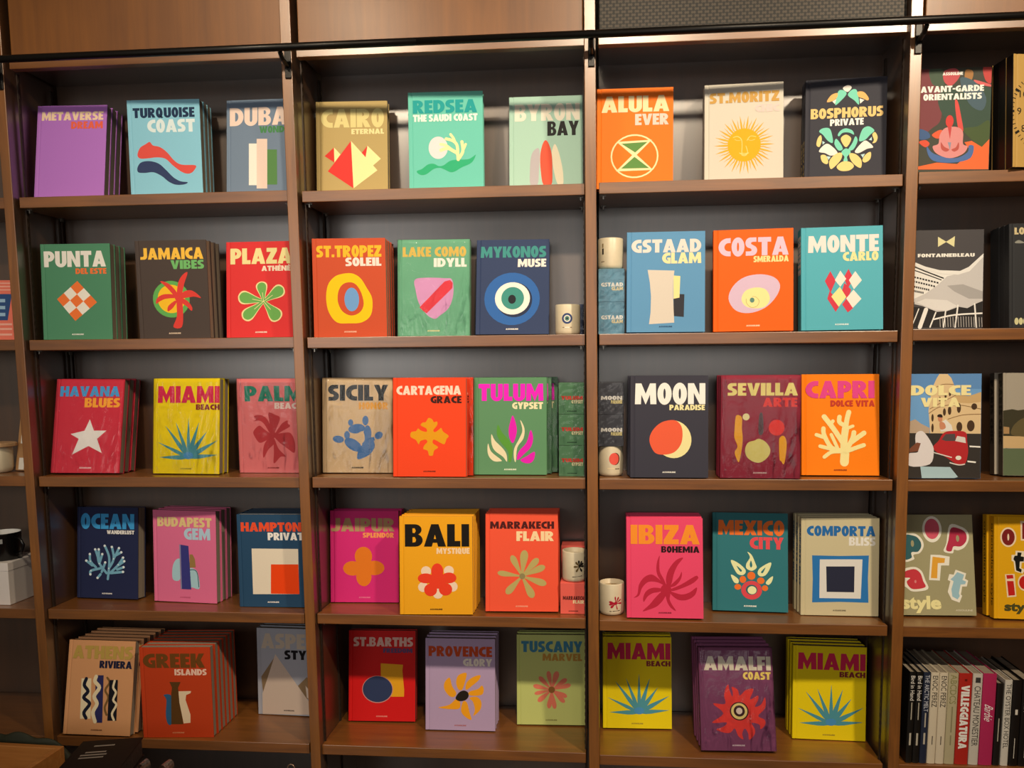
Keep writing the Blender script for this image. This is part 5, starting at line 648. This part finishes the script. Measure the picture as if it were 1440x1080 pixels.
def candle_box(label, x0, x1, y0, d, z, h, col, t1, t2, wrapped, grp=None, impcol=None):
    w = x1-x0; root = thing('candle_box', label, 'box', ((x0+x1)/2, y0, z+.0006), (0, 0, 0), grp)
    bm = bmesh.new(); box(bm, -w/2, w/2, 0, d, 0, h, bev=.0012); car = mesh_obj('carton', bm, ink(col, .5, .4), root)
    put = lambda u, v: (u-w/2, -.0004, v)
    if t1:
        bm = bmesh.new(); s, c = t1; run(bm, s, w*.10, w*.94, h*.46, h*.58, put); mesh_obj('title', bm, ink(c), car)
        bm = bmesh.new(); s, c = t2; run(bm, s, w*.50, w*.94, h*.34, h*.45, put); mesh_obj('subtitle', bm, ink(c), car)
    if impcol:
        bm = bmesh.new(); run(bm, 'ASSOULINE', w*.32, w*.70, h*.08, h*.115, put, 0, .08); mesh_obj('imprint', bm, ink(impcol), car)
    if wrapped:
        bm = bmesh.new(); film_box(bm, w, -.0012, d+.0004, h-.0008, .0016, 9, 10); f = mesh_obj('plastic_wrap', bm, film_mat(), root); f['label'] = 'clear crinkled shrink wrap'
    return root
for i, l in enumerate(('lower silvery blue wrapped box, standing on the shelf beneath another', 'upper silvery blue wrapped box, directly under a cream candle')):
    candle_box(l, .2075, .2945, .065, .088, .2697+i*.1085, .1085, '#6b9db8', ('GSTAAD', '#f0ece6'), ('GLAM', '#e9d9b0'), 1, 'silvery blue candle boxes')
for i, l in enumerate(('bottom box of the three stacked green wrapped boxes', 'middle box of the three stacked green wrapped boxes', 'top box of the three stacked green wrapped boxes')):
    candle_box(l, .0715, .1595, .062, .088, -.2123+i*.1068, .1066, '#5f9068', ('TULUM', '#e2483e'), ('GYPSET', '#efe6bc'), 1, 'green candle boxes', '#2c4a34')
for i, l in enumerate(('lower silvery grey wrapped box, resting directly on a cream candle', 'upper silvery grey wrapped box, on top of another wrapped box')):
    candle_box(l, .2065, .2925, .065, .086, -.2138+.1047+i*.1086, .1084, '#4a4a52', ('MOON', '#eeeae4'), ('PARADISE', '#efe0a0'), 1, 'silvery grey candle boxes')
candle_box('coral pink box supporting a candle with a dark leaf star', .0735, .1620, .062, .087, -.6976, .1108, '#f0665a', ('MARRAKECH', '#5c2420'), ('FLAIR', '#f7dcae'), 0, 'coral pink candle boxes', '#6c2c26')
candle_box('coral pink box at the back, lower of a pair behind the candle', .0725, .1565, .154, .083, -.6976, .1105, '#f0665a', None, None, 0, 'coral pink candle boxes')
candle_box('coral pink box at the back, upper of a pair behind the candle', .0725, .1565, .154, .083, -.5869, .1105, '#f0665a', None, None, 0, 'coral pink candle boxes')
candle_box('shiny wrapped navy box tucked behind the blue eye candle', .0735, .1555, .152, .082, .2694, .1085, '#3d4a6c', None, None, 1)

# ------------------------------------------------------------------ the row of spines on the bottom right shelf
def spine_book(label, x, th, h, dep, col, text, tcol, mode, span, y=.03, small=None, mark=None):
    """a book standing with its spine to the viewer: x is the left edge at the top"""
    tilt = .8; z = -1.1855
    root = thing('hardcover_book', label, 'book', (x + th/2 - .318*math.tan(math.radians(tilt)), y, z + th/2*math.sin(math.radians(tilt)) + .0008), (0, tilt, 0), 'upright books on the bottom right shelf')
    bm = bmesh.new(); n = 8; a = .0025
    outer = [(-th/2, dep), (-th/2, .004)] + [(-th/2*math.cos(math.pi*i/n), .004-.004*math.sin(math.pi*i/n)) for i in range(1, n)] + [(th/2, .004), (th/2, dep), (th/2-a, dep), (th/2-a, .006), (-th/2+a, .006), (-th/2+a, dep)]
    lo = [bm.verts.new((p[0], p[1], 0)) for p in outer]; hi = [bm.verts.new((p[0], p[1], h)) for p in outer]; k = len(outer)
    for i in range(k): bm.faces.new((lo[i], lo[(i+1) % k], hi[(i+1) % k], hi[i]))
    for q in tessellate_polygon([[Vector((p[0], p[1], 0)) for p in outer]]):
        bm.faces.new([hi[i] for i in q]); bm.faces.new([lo[i] for i in q])
    bmesh.ops.recalc_face_normals(bm, faces=bm.faces)
    cov = mesh_obj('cover', bm, ink(col, .42, .4), root)
    bm = bmesh.new(); box(bm, -th/2+a+.0002, th/2-a-.0002, .0065, dep-.004, .003, h-.004); mesh_obj('page_block', bm, pages_mat(), root)
    sl = .45 if mode == 'script' else 0
    put = lambda u, v: (v, -.0003, h-u-sl*v)
    if text:
        bm = bmesh.new(); fn = run if mode == 'deco' else sans
        m0 = -th/2*.62; m1 = th/2*.62
        fn(bm, text, span[0], span[1], m0, m1, put); mesh_obj('spine_title', bm, ink(tcol), cov)
    if small:
        bm = bmesh.new()
        for c0, c1, hw in small: fill(bm, [[(c0, -hw), (c1, -hw), (c1, hw), (c0, hw)]], put)
        mesh_obj('spine_lettering', bm, ink(mark or '#b8b0a0'), cov)
    return root
sp = spine_book
sp('black book at left end of the upright row, spine reading Bird in Hand', 1.250, .021, .3175, .225, '#15120f', 'Bird in Hand', '#efe9e0', 'sans', (.012, .098), small=((.105, .165, .0015), (.212, .255, .003)))
sp('second black book from the left in the upright row, spine reading Bird in Hand', 1.2725, .0215, .3175, .225, '#15120f', 'Bird in Hand', '#efe9e0', 'sans', (.012, .098), small=((.105, .165, .0015), (.212, .255, .003)))
sp('thin dark blue book between the black books and two white spines', 1.2955, .0225, .3172, .21, '#232a3e', 'THE ARCTIC MELT', '#c9ccd6', 'sans', (.008, .135), small=((.21, .25, .003), (.14, .19, .002)))
sp('left one of two white spines lettered with the same name', 1.3195, .0268, .317, .225, '#d5c8b0', 'ENOC PEREZ', '#3a332c', 'sans', (.010, .118), small=((.22, .25, .0015),), mark='#5a5048')
sp('right one of two white spines lettered with the same name', 1.3475, .0272, .317, .225, '#d5c8b0', 'ENOC PEREZ', '#3a332c', 'sans', (.010, .118), small=((.22, .25, .0015),), mark='#5a5048')
sp('sand beige book with faint khaki lettering left of the red spine', 1.376, .0325, .3165, .22, '#b5ab8a', 'ABCDCS', '#8f8a5c', 'sans', (.004, .105), small=((.115, .205, .002), (.215, .25, .002)), mark='#8a8464')
sp('thick red book with large white capitals down its spine', 1.4098, .0432, .3165, .225, '#b0281e', 'VILLEGGIATURA', '#eceae4', 'deco', (.040, .262), small=((.018, .026, .004),), mark='#6c1812')
sp('pale grey book with a long serif-like title right of the red spine', 1.4545, .0315, .3165, .22, '#c9c2b6', 'CHATEAU MONESTIER', '#4a4640', 'sans', (.042, .25), small=((.012, .030, .008),), mark='#3a3836')
sp('deep pink book with white slanted script on its spine', 1.4875, .0435, .3175, .225, '#b02a58', 'Barbie', '#f6e8ea', 'script', (.11, .165))
sp('short black book squeezed right of the deep pink spine', 1.5335, .0215, .285, .215, '#1b1613', None, None, 'sans', None, small=((.12, .20, .0015),))
sp('narrow white book lettered THE OYSTER BOX HOTEL', 1.558, .0242, .297, .22, '#cfc9be', 'THE OYSTER BOX HOTEL', '#4e4a44', 'sans', (.012, .235))
sp('black book right of the narrow white spine, small pale mark midway', 1.5845, .0285, .297, .215, '#17120f', None, None, 'sans', None, small=((.10, .118, .004), (.20, .27, .001)), mark='#d8d0c4')
sp('last black book, cut off by the right frame edge', 1.6148, .036, .300, .22, '#15110f', 'AMERIA', '#e4ded4', 'sans', (.05, .11), small=((.22, .27, .0015),))

# ------------------------------------------------------------------ far-left bay and the foreground table
b0 = thing('hardcover_book', 'coral book with a navy cover panel at left edge of the frame', 'book', (-1.998, .07, .2765), (-6, 0, 9))
cv = mesh_obj('cover', cover_mesh(.22, .215, .03), [ink('#ea7a66'), ink('#ea7a66')], b0)
bm = bmesh.new(); box(bm, -.106, .106, .0028, .0272, .003, .212); mesh_obj('page_block', bm, pages_mat(), b0)
bm = bmesh.new(); f_ = lambda u, v: (u-.11, -.0004, v)
fill(bm, [[(.02, .07), (.19, .07), (.205, .165), (.02, .165)]], f_, 0); 
for zz in (.178, .190, .202): fill(bm, [[(.006, zz), (.214, zz), (.214, zz+.004), (.006, zz+.004)]], f_, 1)
for zz in (.015, .035, .052): fill(bm, [[(.10, zz), (.205, zz), (.205, zz+.007), (.10, zz+.007)]], f_, 1)
for zz in (.085, .110, .135): fill(bm, [[(.13, zz+.0), (.182, zz), (.182, zz+.012), (.13, zz+.012)]], lambda u, v: (u-.11, -.0006, v), 2)
mesh_obj('cup_print', bm, [ink('#2f4f86'), ink('#f3b3a2'), ink('#9ec2e0')], cv)

jar = thing('lidded_jar', 'cream jar with a flat pale wooden lid at left frame edge', 'jar', (-2.026, .12, -.2107))
bm = bmesh.new(); r = .052; lathe(bm, [(0, 0), (r*.75, 0), (r*.92, .006), (r, .02), (r, .094), (r-.003, .096), (r-.006, .094), (r-.006, .03), (0, .03)], 48); mesh_obj('body', bm, CERAM, jar, True)
bm = bmesh.new(); lathe(bm, [(0, .0965), (.064, .0965), (.066, .098), (.066, .108), (.064, .110), (0, .110)], 48); mesh_obj('lid', bm, wood('pale_lid', '#b98e64', '#d9b48a', 0, .5), jar)
bd = thing('wooden_board', 'tan wooden board with two white tags leaning behind a cream jar', 'board', (-1.948, .135, -.2103), (-10, 0, -14))
bm = bmesh.new(); box(bm, -.03, .032, 0, .016, .0035, .215, bev=.003); brd = mesh_obj('panel', bm, wood('tan_board', '#a87c50', '#c79a6c', 2, .5), bd)
for z in (.0075, .105):
    bm = bmesh.new(); box(bm, -.012, .014, -.0014, -.0002, z, z+.044); mesh_obj('tag', bm, ink('#ece8de'), bd)
wb = thing('storage_box', 'large white carton under a black mug at left frame edge', 'box', (-2.1, .055, -.6981))
bm = bmesh.new(); box(bm, -.135, .137, 0, .175, 0, .150, bev=.0015); bx = mesh_obj('carton', bm, ink('#e9e1dc', .6), wb)
bm = bmesh.new(); box(bm, -.1365, .1385, -.0012, .1765, .128, .1585, bev=.0015); mesh_obj('lid', bm, ink('#efe7e2', .6), wb)
mg = thing('enamel_mug', 'black enamel mug with white inside standing on the white carton', 'mug', (-2.027, .125, -.5392))
bm = bmesh.new(); lathe(bm, [(0, 0), (.052, 0), (.055, .004), (.056, .098), (.0575, .1005), (.0555, .1015)], 48); bod = mesh_obj('body', bm, plain('black_enamel', '#100f0f', .25), mg, True)
bm = bmesh.new(); lathe(bm, [(.0555, .1016), (.0535, .099), (.052, .012), (0, .010)], 48); mesh_obj('lining', bm, plain('white_enamel', '#e2e2e0', .25), mg, True)
bm = bmesh.new(); tube(bm, [(.053, -.012, .082), (.080, -.018, .080), (.094, -.021, .058), (.084, -.019, .032), (.054, -.012, .022)], .0052, 10); mesh_obj('handle', bm, plain('black_enamel', '#100f0f', .25), mg, True)
bm = bmesh.new(); fw_ = wrap_put(.0566)
for x0, x1, z0, z1 in ((.012, .034, .066, .083), (-.010, .008, .045, .055), (-.014, .006, .032, .041)):
    for i in range(4):
        a, b = x0+(x1-x0)*i/4, x0+(x1-x0)*(i+1)/4; bm.faces.new([bm.verts.new(fw_(*p)) for p in ((a, z0), (b, z0), (b, z1), (a, z1))])
mesh_obj('decal', bm, ink('#9a9a98'), bod)

TZ = -1.21
tb = thing('display_table', 'low dark display table in front of the bookcase holding a wooden tray', 'table', (-1.5, -.6, FZ+.0005))
tw = wood('table_wood', '#2a1a10', '#402818', 0, .4)
bm = bmesh.new(); box(bm, -1.1, .98, -.45, .4, TZ-.035-FZ, TZ-FZ, bev=.003); mesh_obj('tabletop', bm, tw, tb)
for sx in (-1.04, .92):
    for sy in (-.40, .35):
        bm = bmesh.new(); box(bm, sx-.03, sx+.03, sy-.03, sy+.03, 0, TZ-.036-FZ); mesh_obj('leg', bm, tw, tb)
cr_ = thing('wooden_tray', 'open honey-brown wooden tray with light rim in the near left corner', 'tray', (-1.517, -.305, TZ+.0006), (0, 0, -2.5))
tm = wood('tray_wood', '#a0622a', '#c98a48', 0, .4, .2)
def tray_side(name, b):
    bm = bmesh.new(); box(bm, *b, bev=.0015); return mesh_obj(name, bm, tm, cr_)
tray_side('back_side', (-.36, 0, -.02, 0, 0, .163)); tray_side('right_side', (-.02, 0, -.30, -.0205, 0, .163))
tray_side('left_side', (-.36, -.34, -.30, -.0205, 0, .163)); tray_side('front_side', (-.3395, -.0205, -.30, -.28, 0, .163)); tray_side('bottom', (-.3395, -.0205, -.2795, -.0205, 0, .01))
for i, (l, dx, rz, tk) in enumerate((('black book lying at the bottom of the pile beside the tray', .004, 14, .052), ('black book lying in the middle of the pile beside the tray', -.004, 11, .052), ('black book with silver lettering lying on top of the pile beside the tray', 0, 13, .062))):
    z = TZ + .0006 + (0, .0528, .1056)[i]
    rt_ = thing('hardcover_book', l, 'book', (-1.352+dx, -.375, z), (0, 0, rz), 'black books piled beside the tray')
    bm = bmesh.new(); w2, d2 = .092, .118
    for b in ((-w2, w2, -d2, d2, 0, .003), (-w2, w2, -d2, d2, tk-.003, tk), (-w2, -w2+.003, -d2, d2, .003, tk-.003)): box(bm, *b)
    cv = mesh_obj('cover', bm, ink('#1a1311', .5), rt_)
    bm = bmesh.new(); nn = 26
    box(bm, -w2+.0035, w2-.004, -d2+.004, d2-.004, .0032, tk-.0032); mesh_obj('page_block', bm, plain('dark_pages', '#2a221d', .6, bump=.8, bscale=40), rt_)
    if i == 2:
        bm = bmesh.new()
        for k, (a, b, v) in enumerate(((-.042, .024, .072), (-.052, .012, .030), (-.060, .020, .012), (-.058, .016, -.006))):
            n = int((b-a)/.0052)
            for j in range(n):
                x = a + j*.0052; fill(bm, [[(x, v), (x+.0034, v), (x+.0042, v+.0085), (x+.0008, v+.0085)]], lambda u, q: (u, q, tk+.0004))
        mesh_obj('title', bm, ink('#a79d92', .35, .5), cv)
# folded green cloth behind the tray
bm = bmesh.new(); nx, ny = 40, 22; g = []
for j in range(ny+1):
    row = []
    for i in range(nx+1):
        u, v = i/nx, j/ny; e = math.sin(math.pi*u)**.22*math.sin(math.pi*v)**.4
        zz = .166*e + .012*math.sin(9*u+6*v*v+2.2*math.sin(5*u))*e + .006*math.sin(23*u-8*v)*e
        row.append(bm.verts.new((-.19+.40*u, -.026+.050*v+.006*math.sin(7*u)*e, max(.0006, zz))))
    g.append(row)
for j in range(ny):
    for i in range(nx): bm.faces.new((g[j][i], g[j][i+1], g[j+1][i+1], g[j+1][i]))
cl = mesh_obj('folded_cloth', bm, plain('olive_cloth', '#20230f', .7, bump=.3, bscale=30), None, True)
cl.location = (-1.73, -.255, TZ+.0004); cl['label'] = 'crumpled olive green cloth behind the wooden tray'; cl['category'] = 'cloth'
# two small ornaments whose tips rise above the bottom edge
od = thing('foil_bow', 'small silvery foil bow just above the bottom edge', 'bow', (-1.185, -.35, TZ+.0006))
fm = plain('silver_foil', '#b8b0a8', .25, .9, bump=.6, bscale=90)
bm = bmesh.new(); lathe(bm, [(0, 0), (.03, 0), (.032, .01), (.03, .104), (0, .106)], 24); mesh_obj('knot_base', bm, fm, od)
for s in (-1, 1):
    bm = bmesh.new()
    ring = []
    for i in range(13):
        a = math.pi*2*i/12; x = s*(.026 + .026*(1-math.cos(a))*.5); z = .118 + .020*math.sin(a)*s + .006
        ring.append((bm.verts.new((x, -.02, z+.006*math.cos(a))), bm.verts.new((x, .02, z))))
    for p, q in zip(ring, ring[1:]): bm.faces.new((p[0], q[0], q[1], p[1]))
    mesh_obj('loop', bm, fm, od)
hb = thing('hand_bell', 'small ornament with a thin ring handle just above the bottom edge', 'ornament', (-.749, -.335, TZ+.0006))
bm = bmesh.new(); lathe(bm, [(.030, 0), (.031, .003), (.024, .02), (.016, .075), (.006, .098), (0, .099)], 32); mesh_obj('body', bm, fm, hb, True)
bm = bmesh.new(); tube(bm, [(.0115*math.sin(2*math.pi*i/20), 0, .1275-.015*math.cos(2*math.pi*i/20)) for i in range(21)], .0017, 8, False); mesh_obj('ring_handle', bm, plain('brass_ring', '#b89a80', .3, .8), hb, True)
bm = bmesh.new(); tube(bm, [(0, 0, .098), (0, 0, .1135)], .0016, 8); mesh_obj('stem', bm, plain('brass_ring', '#b89a80', .3, .8), hb)
